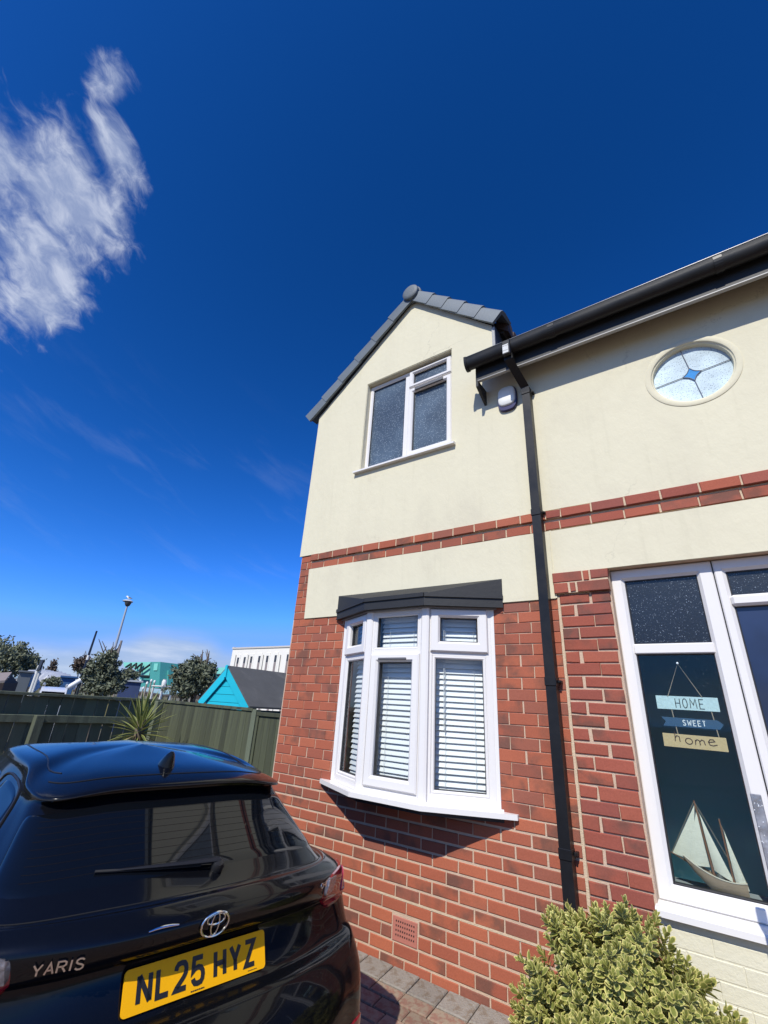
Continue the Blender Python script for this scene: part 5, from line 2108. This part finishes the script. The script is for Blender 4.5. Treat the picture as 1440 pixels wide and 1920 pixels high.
def tree(label, px, dist, lobes, mat, leaf=.16, n=900, twigs=0, group='trees beyond the fence', cat='tree', name='tree'):
    """lobes: (px, py, half-width px, half-height px) seen across the garden; every lobe gets its own depth"""
    b = base(px, dist)
    root = empty(name, b, label, cat, group)
    pxm = dist / (FPX * 1.12)
    tr = MB(smooth=True)
    vs, fs = [], []
    tot = sum(l[2] * l[3] for l in lobes)
    for li, (lx, ly, hw, hh) in enumerate(lobes):
        c = away(lx, ly, dist + q.uniform(-.5, .5) * hw * pxm)
        rx, rz = hw * pxm, hh * pxm
        tr.tube([tuple(x - b) for x in bez([b + Vector((q.uniform(-.1, .1), q.uniform(-.1, .1), -.1)), b.lerp(c, .5) + Vector((q.uniform(-.2, .2), 0, 0)), c + Vector((0, 0, rz * .3))], 3)], [.10 + .012 * rx, .1, .08, .07, .05, .04, .02], 6)
        m = int(n * 2.0 * lx_share(hw, hh, tot))
        for _ in range(m):
            d = Vector((q.gauss(0, 1), q.gauss(0, 1), q.gauss(0, 1))).normalized()
            s = q.random() ** .35
            s *= .82 + .72 * noise.noise(d * 2.2 + Vector((li * 3.1, px * .1, 0)))+ .22 * noise.noise(d * 5.3)
            p = c + Vector((d.x * rx, d.y * rx, d.z * rz)) * s
            ax = Vector((q.uniform(-1, 1), q.uniform(-1, 1), q.uniform(-.4, 1))).normalized()
            e = ax.orthogonal().normalized()
            e.rotate(Matrix.Rotation(q.uniform(0, 6.28), 3, ax))
            w = ax.cross(e)
            L = leaf * .62 * q.uniform(.6, 1.35)
            k = len(vs)
            vs += [p - e * L, p + w * L * .45 + ax * L * .12, p + e * L, p - w * L * .45 + ax * L * .12]
            fs.append((k, k + 1, k + 2, k + 3))
    for _ in range(twigs):
        lx, ly, hw, hh = lobes[0]
        c = away(lx + q.uniform(-.4, .4) * hw, ly, dist)
        tip = away(lx + q.uniform(-.5, .9) * hw, ly - hh * q.uniform(1.1, 2.1), dist)
        tr.tube([tuple(x - b) for x in bez([c, c.lerp(tip, .5) + Vector((q.uniform(-.2, .2), 0, .1)), tip], 3)], [.05, .04, .035, .028, .022, .018, .012], 5)
    tr.build('trunk', BARK, root)
    mb = MB().add([Vector(v) - b for v in vs], fs)
    mb.build('crown', mat, root, fix=False)
    return root


def lx_share(hw, hh, tot):
    return hw * hh / tot


tree('broad olive-green tree at the left edge beyond the fence', 20, 42, [(14, 1236, 38, 30), (-20, 1232, 40, 32), (45, 1247, 26, 20), (30, 1226, 22, 18)], F_OLIVE, .22, 2600)
tree('small dark rounded tree beside the big olive tree', 58, 46, [(58, 1244, 14, 15), (50, 1254, 18, 10)], F_DARK, .2, 800)
tree('thin bare-topped tree left of the blue boat cover', 96, 40, [(97, 1256, 9, 9), (101, 1246, 6, 10)], F_BROWN, .13, 260, 6)
tree('brown-leaved tree behind the dark flagpole', 155, 44, [(155, 1245, 15, 14), (148, 1250, 10, 10), (163, 1254, 12, 12)], F_BROWN, .2, 900, 2)
tree('dark dense tree in front of the lamp post', 195, 27, [(197, 1252, 26, 26), (180, 1272, 26, 22), (212, 1276, 24, 22), (205, 1232, 15, 14), (190, 1290, 34, 14)], F_DARK, .15, 3000, 9)
tree('dark green tree with bare twigs left of the turquoise shed', 365, 20, [(372, 1268, 34, 24), (345, 1264, 28, 20), (366, 1248, 22, 16), (388, 1258, 20, 18), (355, 1290, 40, 18), (392, 1282, 24, 16)], F_DARK, .115, 4200, 12)
tree('low dark green bush between the boat cover and the signpost', 100, 33, [(100, 1278, 14, 9), (88, 1282, 10, 7)], F_DARK, .14, 500, 0, 'bushes beyond the fence', 'bush', 'bush')
tree('grey-green bush in front of the teal shop building', 245, 38, [(240, 1262, 12, 10), (252, 1266, 10, 8)], F_OLIVE, .16, 420, 0, 'bushes beyond the fence', 'bush', 'bush')

# scrub on the near bank
vs, fs = [], []
for _ in range(6500):
    px = q.uniform(-40, 420)
    d = 40 + 45 * q.random() ** 1.3
    c = away(px, 1290, d)
    z0 = gz(c.x, c.y) - .06
    h = q.uniform(.35, 1.5) * (.5 + abs(noise.noise(Vector((c.x * .5, c.y * .5, 0)))) * 1.8)
    for _k in range(2):
        a = q.uniform(0, 6.28)
        w = Vector((cos(a), sin(a), 0)) * q.uniform(.06, .22)
        tp = Vector((q.uniform(-.3, .3), q.uniform(-.3, .3), h))
        k = len(vs)
        o = Vector((c.x + q.uniform(-.6, .6), c.y + q.uniform(-.6, .6), z0))
        vs += [o - w, o + w, o + tp * .6 + w * 1.3, o + tp, o + tp * .6 - w * 1.3]
        fs.append((k, k + 1, k + 2, k + 3, k + 4))
sc_ = MB().add(vs, fs).build('scrub', F_SCRUB, fix=False)
tag(sc_, kind='stuff')

# distant headland
hl_ = MB(smooth=True)
vs = []
N = 40
for i in range(N + 1):
    px = -260 + 700 * i / N
    h = 6 + 5 * noise.noise(Vector((i * .35, 0, 3))) + 9 * math.exp(-((px - 95) / 90) ** 2)
    p0, p1 = away(px, 1262, 600), away(px, 1262, 900)
    vs += [(p0.x, p0.y, GB - 2), (p0.x, p0.y, GB + max(1, h * .55)), (p1.x, p1.y, GB + max(1.5, h)), (p1.x, p1.y, GB - 2)]
hl_.add(vs, [(4 * i + k, 4 * i + k + 1, 4 * i + 5 + k, 4 * i + 4 + k) for i in range(N) for k in range(3)])
tag(hl_.build('headland', pm('headland_earth', (.075, .06, .045), .95, .35, .02), smooth=True), kind='structure')

# white three-storey block beyond the shed
WALLW = pm('white_block_wall', (.74, .71, .64), .8, .05, .3)
PANEW = pm('strip_glass', (.05, .05, .055), .2)
SPAN = pm('strip_spandrel', (.25, .21, .20), .6, .2, 2)
Yb = away(440, 1216, 100).y


def atY(px, py, y=None):
    d = _f + _r * ((px - 720) / FPX) - _u * ((py - 960) / FPX)
    return CAM + d * (((Yb if y is None else y) - CAM.y) / d.y)


TL = atY(437, 1216)
TRp = atY(560, 1211)
ztop = TL.z
off = (TL.x, Yb, GB)
wb = empty('white_block', off, 'long white flat-roofed block with tall narrow windows behind the shed', 'building')
MB().box(TL.x, TRp.x + 12, Yb, Yb + 14, GB - 1, ztop).build('wall', WALLW, wb, off)
cpk = MB()
cpk.box(TL.x - .15, TRp.x + 12.1, Yb - .15, Yb + .0, ztop - .12, ztop + .18)
cpk.box(TL.x - .15, TL.x + .3, Yb, Yb + 14.2, ztop + .0, ztop + .3)
cpk.build('coping', pm('coping', (.5, .48, .44), .7), wb, off)
MB().box(TL.x + 1.5, TL.x + 9, Yb + 5, Yb + 9, ztop - .2, ztop + .55).build('plant_room', pm('plant_grey', (.10, .11, .13), .7), wb, off)
for wx, wt_ in ((447.5, 1233), (460, 1232), (472.5, 1231), (487.5, 1230), (502.5, 1229.5), (518, 1228.5), (541, 1227), (556, 1226)):
    p = atY(wx, wt_)
    zb_, ht_ = GB + .6, p.z
    fr_ = MB()
    fr_.box(p.x - .62, p.x + .62, Yb - .07, Yb + .02, zb_, ht_ + .55)
    w_o = fr_.build('window', WALLW, wb, off)
    nseg = 3
    hh = (ht_ - zb_) / nseg
    for k in range(nseg):
        z0 = zb_ + k * hh
        MB().box(p.x - .30, p.x + .30, Yb - .09, Yb - .05, z0 + hh * .62, z0 + hh).build('pane', PANEW, w_o, off)
        MB().box(p.x - .30, p.x + .30, Yb - .095, Yb - .05, z0, z0 + hh * .61).build('spandrel', SPAN, w_o, off)
for wx in (443.5, 467, 495, 527):
    p = atY(wx, 1228)
    MB().box(p.x - .06, p.x + .06, Yb - .14, Yb - .02, GB, p.z).build('downpipe', pm('grey_pipe', (.3, .29, .27), .6), wb, off)

# teal boat-yard building with a stair truss
TEAL = pm('teal_cladding', (.20, .58, .48), .6, .06, 1)
TEALD = pm('teal_cladding_dark', (.06, .30, .27), .6, .08, 1)
STEEL = pm('dark_steel', (.02, .03, .03), .6)
Yt = away(270, 1265, 58).y
off = tuple(base(270, 58))
tb = empty('boatyard_building', off, 'teal clad boatyard building with zigzag steel bracing on its front', 'building')


def quadY(pts, y, th, name, mat, root, off_):
    P = [atY(px, py, y) for px, py in pts]
    return MB().prism([(p.x, p.z) for p in P], (0, th, 0), (0, y, 0), ((1, 0, 0), (0, 0, 1))).build(name, mat, root, off_)


quadY([(231, 1242), (284, 1241), (281, 1268), (263, 1268), (250, 1252), (233, 1251)], Yt, 5, 'front_wall', TEAL, tb, off)
quadY([(262, 1268.5), (281, 1268.5), (281, 1288), (262, 1288)], Yt + .2, 5, 'lower_wall', TEALD, tb, off)
quadY([(282, 1241), (301, 1241), (298, 1290), (280, 1290)], Yt - .4, 6, 'stair_tower', TEALD, tb, off)
quadY([(289, 1244), (296, 1244), (294, 1257), (287.5, 1257)], Yt - .48, .06, 'window', TEAL, tb, off)
quadY([(298, 1258), (316, 1257), (314, 1285), (297, 1287)], Yt + .4, 5, 'annexe', TEALD, tb, off)
br_ = MB()
zz = [(236, 1251), (246, 1244.5), (244, 1253), (256, 1244), (254, 1254), (266.5, 1244), (262, 1260), (286, 1243), (281, 1268), (262, 1267), (263, 1260)]
P = [atY(a, b, Yt - .3) - Vector(off) for a, b in zz]
for a, b in zip(P[:-1], P[1:]):
    br_.tube([a, b], .11, 6)
br_.build('bracing', STEEL, tb)
Y2 = away(415, 1262, 62).y
off = tuple(base(415, 62))
t2 = empty('pavilion', off, 'small pale teal roofed pavilion between the tree and the white block', 'building')
quadY([(409, 1252), (426, 1251), (428, 1264), (403, 1263)], Y2, 4, 'roof', TEAL, t2, off)
quadY([(396, 1265), (432, 1265.5), (430, 1285), (396, 1285)], Y2 + .3, 3.4, 'wall', TEALD, t2, off)
quadY([(394, 1263.4), (433, 1264.4), (433, 1266), (394, 1265)], Y2 - .2, .2, 'eaves', STEEL, t2, off)

# brown-roofed hut at the left edge
dd = 24
b = base(5, dd)
hu = empty('hut', b, 'weathered hut with a grey-brown pitched roof at the left edge', 'hut')
A = [away(-40, 1268, dd), away(21, 1264, dd), away(8, 1280, dd - 2), away(-60, 1284, dd - 2)]
up_ = Vector((0, 0, .08))
MB().add([v - b for v in A] + [v + up_ - b for v in A], [(0, 1, 2, 3), (4, 5, 6, 7), (0, 1, 5, 4), (1, 2, 6, 5), (2, 3, 7, 6), (3, 0, 4, 7)]).build('roof', pm('weathered_roof', (.24, .20, .18), .9, .2, 6), hu)
G1 = [away(21, 1264.5, dd), away(34, 1280, dd + 1.6), away(8, 1281, dd - 2)]
bt = [Vector((v.x, v.y, GB - .2)) for v in (G1[2], G1[1])]
MB().add([G1[0] - b, G1[1] - b, bt[1] - b, bt[0] - b, G1[2] - b], [(0, 1, 2, 3, 4)]).build('gable_wall', pm('dark_planks', (.045, .032, .027), .9, .3, 8), hu)
C_ = [away(-60, 1285, dd - 2), G1[2]]
MB().add([C_[0] - b, C_[1] - b, bt[0] - b, Vector((C_[0].x, C_[0].y, GB - .2)) - b], [(0, 1, 2, 3)]).build('side_wall', pm('dark_planks', (0, 0, 0)), hu)

# grey container shed, white marquee, blue boat cover
def block(name, label, cat, px0, px1, py0, py1, dist, depth, mat, group=None, roofmat=None):
    a_, c_ = away(px0, py0, dist), away(px1, py0, dist)
    b_ = Vector(((a_.x + c_.x) / 2, (a_.y + c_.y) / 2, GB))
    L = (Vector((c_.x, c_.y, 0)) - Vector((a_.x, a_.y, 0)))
    ang = atan2(L.y, L.x)
    r_ = empty(name, b_, label, cat, group, ang)
    w = L.length / 2
    h = a_.z - GB
    MB().box(-w, w, 0, depth, -.3, h, ch=.02).build('body', mat, r_)
    MB().box(-w - .08, w + .08, -.12, depth + .1, h + .004, h + .10).build('lid', roofmat or mat, r_)
    return r_, w, h


r_, w, h = block('storage_shed', 'low grey storage shed with a dark open front left of the signpost', 'shed', 37, 62, 1260, 1290, 36, 4, pm('grey_metal', (.12, .135, .14), .6, .2, 2))
MB().box(-w * .95, w * .95, -.03, .02, .2, h * .42).build('opening', pm('dark_void', (.012, .012, .012), .9), r_)
for p0, p1, lab in (((53, 1259), (70, 1263), 'white tarpaulin on the left of two behind the signpost'), ((76, 1262), (98, 1269), 'white tarpaulin on the right of two behind the signpost')):
    a_, c_ = away(*p0, 38), away(*p1, 38)
    b_ = (a_ + c_) / 2
    b_.z = GB
    tp = empty('tarpaulin', b_, lab, 'tarpaulin', 'white tarpaulins beyond the fence')
    vs = []
    n = 8
    for i in range(n + 1):
        e = a_.lerp(c_, i / n) - b_
        for k, (dy, dz) in enumerate(((-.7, -.85), (0, 0), (1.2, .1), (1.9, -.7))):
            vs.append(e + Vector((0, dy, dz + .12 * sin(i * 2.1 + k))))
    MB(smooth=True).add(vs, [(i * 4 + k, i * 4 + k + 1, i * 4 + 5 + k, i * 4 + 4 + k) for i in range(n) for k in range(3)]).build('sheet', pm('white_tarpaulin', (.72, .72, .72), .6, .1, 3), tp)
    for e in (a_, c_):
        MB().tube([(e.x - b_.x, e.y - b_.y, 0), (e.x - b_.x, e.y - b_.y, e.z - b_.z)], .04, 6).build('pole', STEEL, tp)
BLUE = pm('blue_cover', (.03, .10, .24), .6, .2, 2)
block('boat_cover', 'blue boat cover beside the white boom', 'boat cover', 116, 143, 1270, 1292, 34, 2.4, BLUE)
block('blue_container', 'pale-topped blue container right of the dark tree', 'container', 227, 266, 1277, 1296, 33, 2.5, pm('container_blue', (.035, .055, .13), .6, .2, 2), None, pm('container_lid', (.4, .42, .45), .6))
# white boom lying on trestles
a_, c_ = away(125, 1291, 24), away(152, 1275, 24)
bm_ = empty('boat_boom', ((a_.x + c_.x) / 2, (a_.y + c_.y) / 2, GB), 'thick white boom propped at a slant beside the blue boat cover', 'boom')
bo = Vector(bm_.location)
MB(smooth=True).tube([a_ - bo, a_.lerp(c_, .1) - bo, c_ - bo], [.04, .10, .10], 10).build('spar', pm('white_spar', (.75, .75, .73), .5, .05, 3), bm_)
MB().tube([(c_.x - bo.x, c_.y - bo.y, 0), c_ - bo], .05, 6).build('trestle', STEEL, bm_)
# white estate car just beyond the fence
a_, c_ = away(72, 1292, 15), away(130, 1296, 15)
L = Vector((c_.x - a_.x, c_.y - a_.y, 0))
wc = empty('white_car', ((a_.x + c_.x) / 2, (a_.y + c_.y) / 2, GB), 'white estate car with roof bars parked just beyond the fence', 'car', None, atan2(L.y, L.x))
w = L.length / 2
h = away(100, 1289, 15).z - GB
WP = pm('white_car_paint', (.75, .76, .77), .25, .02, 3, coat=.6)
cb = MB(smooth=True)
secs = []
for y_, top, bot, k in ((0, h - .50, .30, 1.06), (.10, h - .06, .26, .97), (.35, h, .25, 1.0), (1.6, h + .02, .25, 1.0), (2.6, h - .1, .25, 1.0), (3.3, h - .62, .28, 1.06), (4.1, h - .75, .35, 1.0)):
    secs.append([(-w * k * 1.08, y_, bot), (-w * k * 1.10, y_, bot + (top - bot) * .5), (-w * k, y_, bot + (top - bot) * .80), (-w * k * .86, y_, top), (w * k * .86, y_, top), (w * k, y_, bot + (top - bot) * .80), (w * k * 1.10, y_, bot + (top - bot) * .5), (w * k * 1.08, y_, bot)])
vs = [v for s_ in secs for v in s_]
cb.add(vs, [(i * 8 + k, i * 8 + (k + 1) % 8, (i + 1) * 8 + (k + 1) % 8, (i + 1) * 8 + k) for i in range(len(secs) - 1) for k in range(8)] + [tuple(range(8)), tuple(48 + k for k in range(8))])
cb.build('body', WP, wc)
MB().prism([(-w * .80, h - .42), (w * .80, h - .42), (w * .74, h - .10), (-w * .74, h - .10)], (0, .03, .0), (0, .02, 0), ((1, 0, 0), (0, 0, 1))).build('rear_window', CGLASS, wc)
for s_ in (-1, 1):
    MB(smooth=True).tube([(s_ * w * .78, .35, h + .06), (s_ * w * .78, .5, h + .09), (s_ * w * .78, 1.9, h + .09), (s_ * w * .78, 2.05, h + .05)], .022, 6).build('roof_bar', pm('bar_grey', (.35, .36, .37), .4), wc)
    for y_ in (.75, 3.2):
        MB(smooth=True).lathe([(.0, .1), (.29, .1), (.31, .06), (.31, -.06), (.29, -.1)], (s_ * w * 1.0, y_, .30), (s_, 0, 0), 20).build('wheel', RUBBER, wc)

# signpost on two white poles, lamp post with a gull, flagpoles
def pole_pts(px0, py0, px1, py1, dist):
    t_ = away(px1, py1, dist)
    return Vector((t_.x, t_.y, GB)), t_


POLEW = pm('white_pole', (.66, .66, .62), .5, .1, 6)
dsg = 13.5
t1, t2_ = away(70, 1258, dsg), away(74.5, 1258, dsg)
b = Vector(((t1.x + t2_.x) / 2, (t1.y + t2_.y) / 2, GB))
sgp = empty('road_sign', b, 'dark road sign seen edge-on on two white posts beyond the fence', 'sign')
for t_ in (t1, t2_):
    MB(smooth=True).tube([(t_.x - b.x, t_.y - b.y, 0), (t_.x - b.x, t_.y - b.y, t_.z - b.z + .12)], .030, 8).build('post', POLEW, sgp)
P = [away(70, 1258, dsg), away(76.5, 1256, dsg - .15), away(84, 1238, dsg - .15), away(79, 1238.5, dsg)]
dv = Vector((.02, .01, 0))
n_ = (P[1] - P[0]).cross(P[3] - P[0]).normalized() * .03
MB().add([p - b for p in P] + [p + n_ - b for p in P], [(0, 1, 2, 3), (4, 5, 6, 7), (0, 1, 5, 4), (1, 2, 6, 5), (2, 3, 7, 6), (3, 0, 4, 7)]).build('board', pm('sign_back', (.02, .022, .028), .5), sgp)
P = [away(68, 1257, dsg), away(73, 1256, dsg), away(80, 1240, dsg), away(76, 1244, dsg)]
MB().add([p - b for p in P] + [p + n_ * .6 - b for p in P], [(0, 1, 2, 3), (4, 5, 6, 7), (0, 1, 5, 4), (1, 2, 6, 5), (2, 3, 7, 6), (3, 0, 4, 7)]).build('face', pm('sign_face', (.42, .52, .60), .4), sgp)

GREYP = pm('lamp_grey', (.42, .44, .46), .45, .1, 2, metallic=.3)
dl = 44
t_ = away(238.5, 1136, dl)
b = Vector((t_.x, t_.y, GB))
lp = empty('lamp_post', b, 'tall grey lamp post with a bowl lamp and a gull on top', 'lamp post')
H = t_.z - GB
MB(smooth=True).tube([(0, 0, 0), (0, 0, H * .35), (0, 0, H)], [.14, .12, .075], 10).build('pole', GREYP, lp)
MB(smooth=True).lathe([(.08, -.05), (.18, .03), (.25, .22), (.27, .30), (.30, .36)], (0, 0, H), (0, 0, 1), 20).build('lamp_bowl', pm('lamp_bowl', (.06, .065, .07), .35), lp)
MB(smooth=True).lathe([(.40, .36), (.42, .39), (.38, .44), (.2, .51), (0, .54)], (-.12, 0, H), (0, 0, 1), 24).build('lamp_hood', pm('lamp_hood', (.55, .56, .57), .4), lp)
gp = Vector((b.x - .12, b.y, GB + H + .54))
gu = empty('gull', gp, 'white gull with grey wings standing on the lamp post', 'bird')
ri_ = (_r * Vector((1, 1, 0)).dot(Vector((1, 1, 0))) / 2)
rx_ = Vector((_r.x, _r.y, 0)).normalized()
gb = MB(smooth=True)
pr = [(-.30, .30, .02), (-.26, .33, .055), (-.21, .35, .062), (-.15, .31, .07), (-.08, .25, .105), (.0, .20, .12), (.10, .17, .105), (.20, .14, .06), (.30, .12, .03)]
gu.scale = (.8, .8, .8)
gb.tube([tuple(rx_ * a + Vector((0, 0, z))) for a, z, r in pr], [r for a, z, r in pr], 10)
gb.build('body', pm('gull_white', (.8, .8, .78), .7, .03), gu)
wg = MB(smooth=True)
for s_ in (-1, 1):
    sd = rx_.cross(Vector((0, 0, 1))) * (s_ * .09)
    wg.tube([tuple(rx_ * a + sd * k + Vector((0, 0, z))) for a, z, k in ((-.06, .28, .8), (.05, .25, 1.1), (.2, .19, .9), (.42, .13, .2))], [.03, .055, .045, .01], 8)
wg.build('wing', pm('gull_grey', (.10, .11, .13), .7), gu)
lg = MB()
for s_ in (-1, 1):
    sd = rx_.cross(Vector((0, 0, 1))) * (s_ * .04)
    lg.tube([tuple(sd + Vector((0, 0, 0))), tuple(sd + Vector((0, 0, .12)))], .009, 5)
lg.tube([tuple(rx_ * -.36 + Vector((0, 0, .33))), tuple(rx_ * -.26 + Vector((0, 0, .345)))], .016, 5)
lg.build('leg', pm('gull_yellow', (.6, .4, .08), .5), gu)

t_ = away(181.5, 1183, 36)
b = Vector((t_.x, t_.y, GB))
mp_ = empty('dark_mast', b, 'slim dark mast with a white band left of the lamp post', 'mast')
H = t_.z - GB
lean = away(163, 1238, 36)
l_ = Vector((lean.x - t_.x, lean.y - t_.y, 0)) * (H / max(.1, (t_.z - lean.z)))
MB(smooth=True).tube([l_, l_ * .32 + Vector((0, 0, H * .68))], .075, 8).build('pole', pm('mast_navy', (.012, .018, .035), .4), mp_)
MB(smooth=True).tube([l_ * .32 + Vector((0, 0, H * .681)), l_ * .27 + Vector((0, 0, H * .73))], .078, 8).build('band', POLEW, mp_)
MB(smooth=True).tube([l_ * .27 + Vector((0, 0, H * .731)), Vector((0, 0, H))], [.075, .06], 8).build('top_pole', pm('mast_navy', (0, 0, 0)), mp_)

df = 29
t_ = away(228, 1201, df)
b = Vector((t_.x, t_.y, GB))
fp = empty('flagpole', b, 'grey wooden flagpole with a furled brown flag beside the dark tree', 'flagpole')
H = t_.z - GB
MB(smooth=True).tube([(0, 0, 0), (0, 0, H)], [.11, .06], 8).build('pole', pm('weathered_wood', (.26, .23, .21), .85, .2, 9), fp)
fg = MB(smooth=True)
vs = []
n = 12
for i in range(n + 1):
    s_ = i / n
    w_ = .10 + .85 * sin(pi * min(1, s_ * 1.02)) * (.4 + .6 * s_)
    z_ = H * .97 - s_ * 1.95
    for k in range(6):
        u_ = k / 5
        e = rx_ * (-w_ * u_) + rx_.cross(Vector((0, 0, 1))) * (.09 * sin(u_ * 9 + s_ * 2))
        vs.append(e + Vector((0, 0, z_ - .35 * u_)))
fg.add(vs, [(i * 6 + k, i * 6 + k + 1, i * 6 + 7 + k, i * 6 + 6 + k) for i in range(n) for k in range(5)])
fg.build('flag', pm('brown_flag', (.17, .105, .085), .85, .35, 3), fp)

# painted posts, white stones and a table in the plot beyond
RUSTY = pm('post_wood', (.30, .26, .22), .9, .25, 8)
POSTS = [(242, 1276, 1293, 'first of the close-set posts right of the flagpole'), (247, 1272, 1294, 'tallest of the close-set posts in front of the teal building'),
         (254, 1274, 1296, 'third of the close-set posts right of the flagpole'), (259, 1278, 1297, 'fourth of the close-set posts right of the flagpole'),
         (263, 1277, 1298, 'fifth of the close-set posts right of the flagpole'), (269, 1290, 1302, 'short stump of a post between the close-set row and the garden table'),
         (276, 1281, 1300, 'leaning post under the zigzag bracing of the teal building'), (284, 1276, 1300, 'tall pale-capped post under the teal stair tower'),
         (290, 1278, 1302, 'pale-capped post nearest the white garden table'), (35, 1274, 1288, 'post in front of the grey storage shed'),
         (32, 1284, 1292, 'short post between the hut and the storage shed'), (194, 1293, 1304, 'short post at the foot of the dark tree by the lamp post'),
         (359, 1302, 1312, 'low post under the tree left of the turquoise shed'), (220, 1281, 1290, 'post at the foot of the flagpole')]
for px, y0, y1, lab in POSTS:
    d_ = q.uniform(38, 46)
    t_ = away(px, y0, d_)
    b = Vector((t_.x, t_.y, GB))
    r_ = empty('wooden_post', b, lab, 'post', 'posts in the plot beyond the fence')
    H = t_.z - GB
    MB(smooth=True).tube([(0, 0, -.1), (q.uniform(-.05, .05), q.uniform(-.05, .05), H)], .06, 7).build('shaft', RUSTY, r_)
    MB(smooth=True).lathe([(0, .12), (.05, .10), (.09, .04), (.085, -.08)], (0, 0, H), (0, 0, 1), 10).build('cap', POLEW, r_)
STONE = pm('white_stone', (.62, .60, .55), .85, .15, 6)
sv, sf = [], []
stm = []
for v in range(4):
    m_ = MB(smooth=True)
    rg = []
    for i in range(5):
        for j in range(8):
            a, c_ = 2 * pi * j / 8, pi * (i + .5) / 5
            r0 = .16 * (1 + .35 * noise.noise(Vector((cos(a) * 2 + v * 5, sin(a) * 2, c_))))
            rg.append((r0 * sin(c_) * cos(a) * 1.3, r0 * sin(c_) * sin(a), r0 * .7 * cos(c_) + .08))
    m_.add(rg, [(i * 8 + j, i * 8 + (j + 1) % 8, i * 8 + 8 + (j + 1) % 8, i * 8 + 8 + j) for i in range(4) for j in range(8)] + [tuple(range(8)), tuple(32 + j for j in range(8))])
    sv.append(m_)
protos = []
for i in range(26):
    px = q.uniform(228, 335)
    d_ = q.uniform(50, 72)
    p = away(px, 1295, d_)
    p.z = gz(p.x, p.y) - .06
    if i < 4:
        o = sv[i].build('white_stone', STONE)
        protos.append(o)
    else:
        o = bpy.data.objects.new('white_stone', protos[i % 4].data)
        link(o)
    o.location = p
    o.rotation_euler = (0, 0, q.uniform(0, 6.28))
    s_ = q.uniform(1.1, 2.8)
    o.scale = (s_, s_, s_)
    tag(o, 'rounded white stone lying in the scrub below the teal building', 'stone', 'white stones in the plot beyond the fence')
dt = 40
t_ = away(306, 1286, dt)
b = Vector((t_.x, t_.y, GB))
tbw = empty('garden_table', b, 'white garden table with a white pot on it beyond the fence', 'table')
H = t_.z - GB
MB().box(-.75, .75, -.5, .5, H - .09, H, ch=.02).build('tabletop', POLEW, tbw)
for sx in (-1, 1):
    for sy in (-1, 1):
        MB().box(sx * .62 - .05, sx * .62 + .05, sy * .38 - .05, sy * .38 + .05, -.1, H - .094).build('leg', POLEW, tbw)
pt_ = MB(smooth=True).lathe([(.12, 0), (.17, .06), (.18, .3), (.13, .43), (.16, .47), (.11, .47)], (b.x + .05, b.y, GB + H + .001), (0, 0, 1), 14).build('white_pot', POLEW)
tag(pt_, 'white pot standing on the garden table beyond the fence', 'pot')
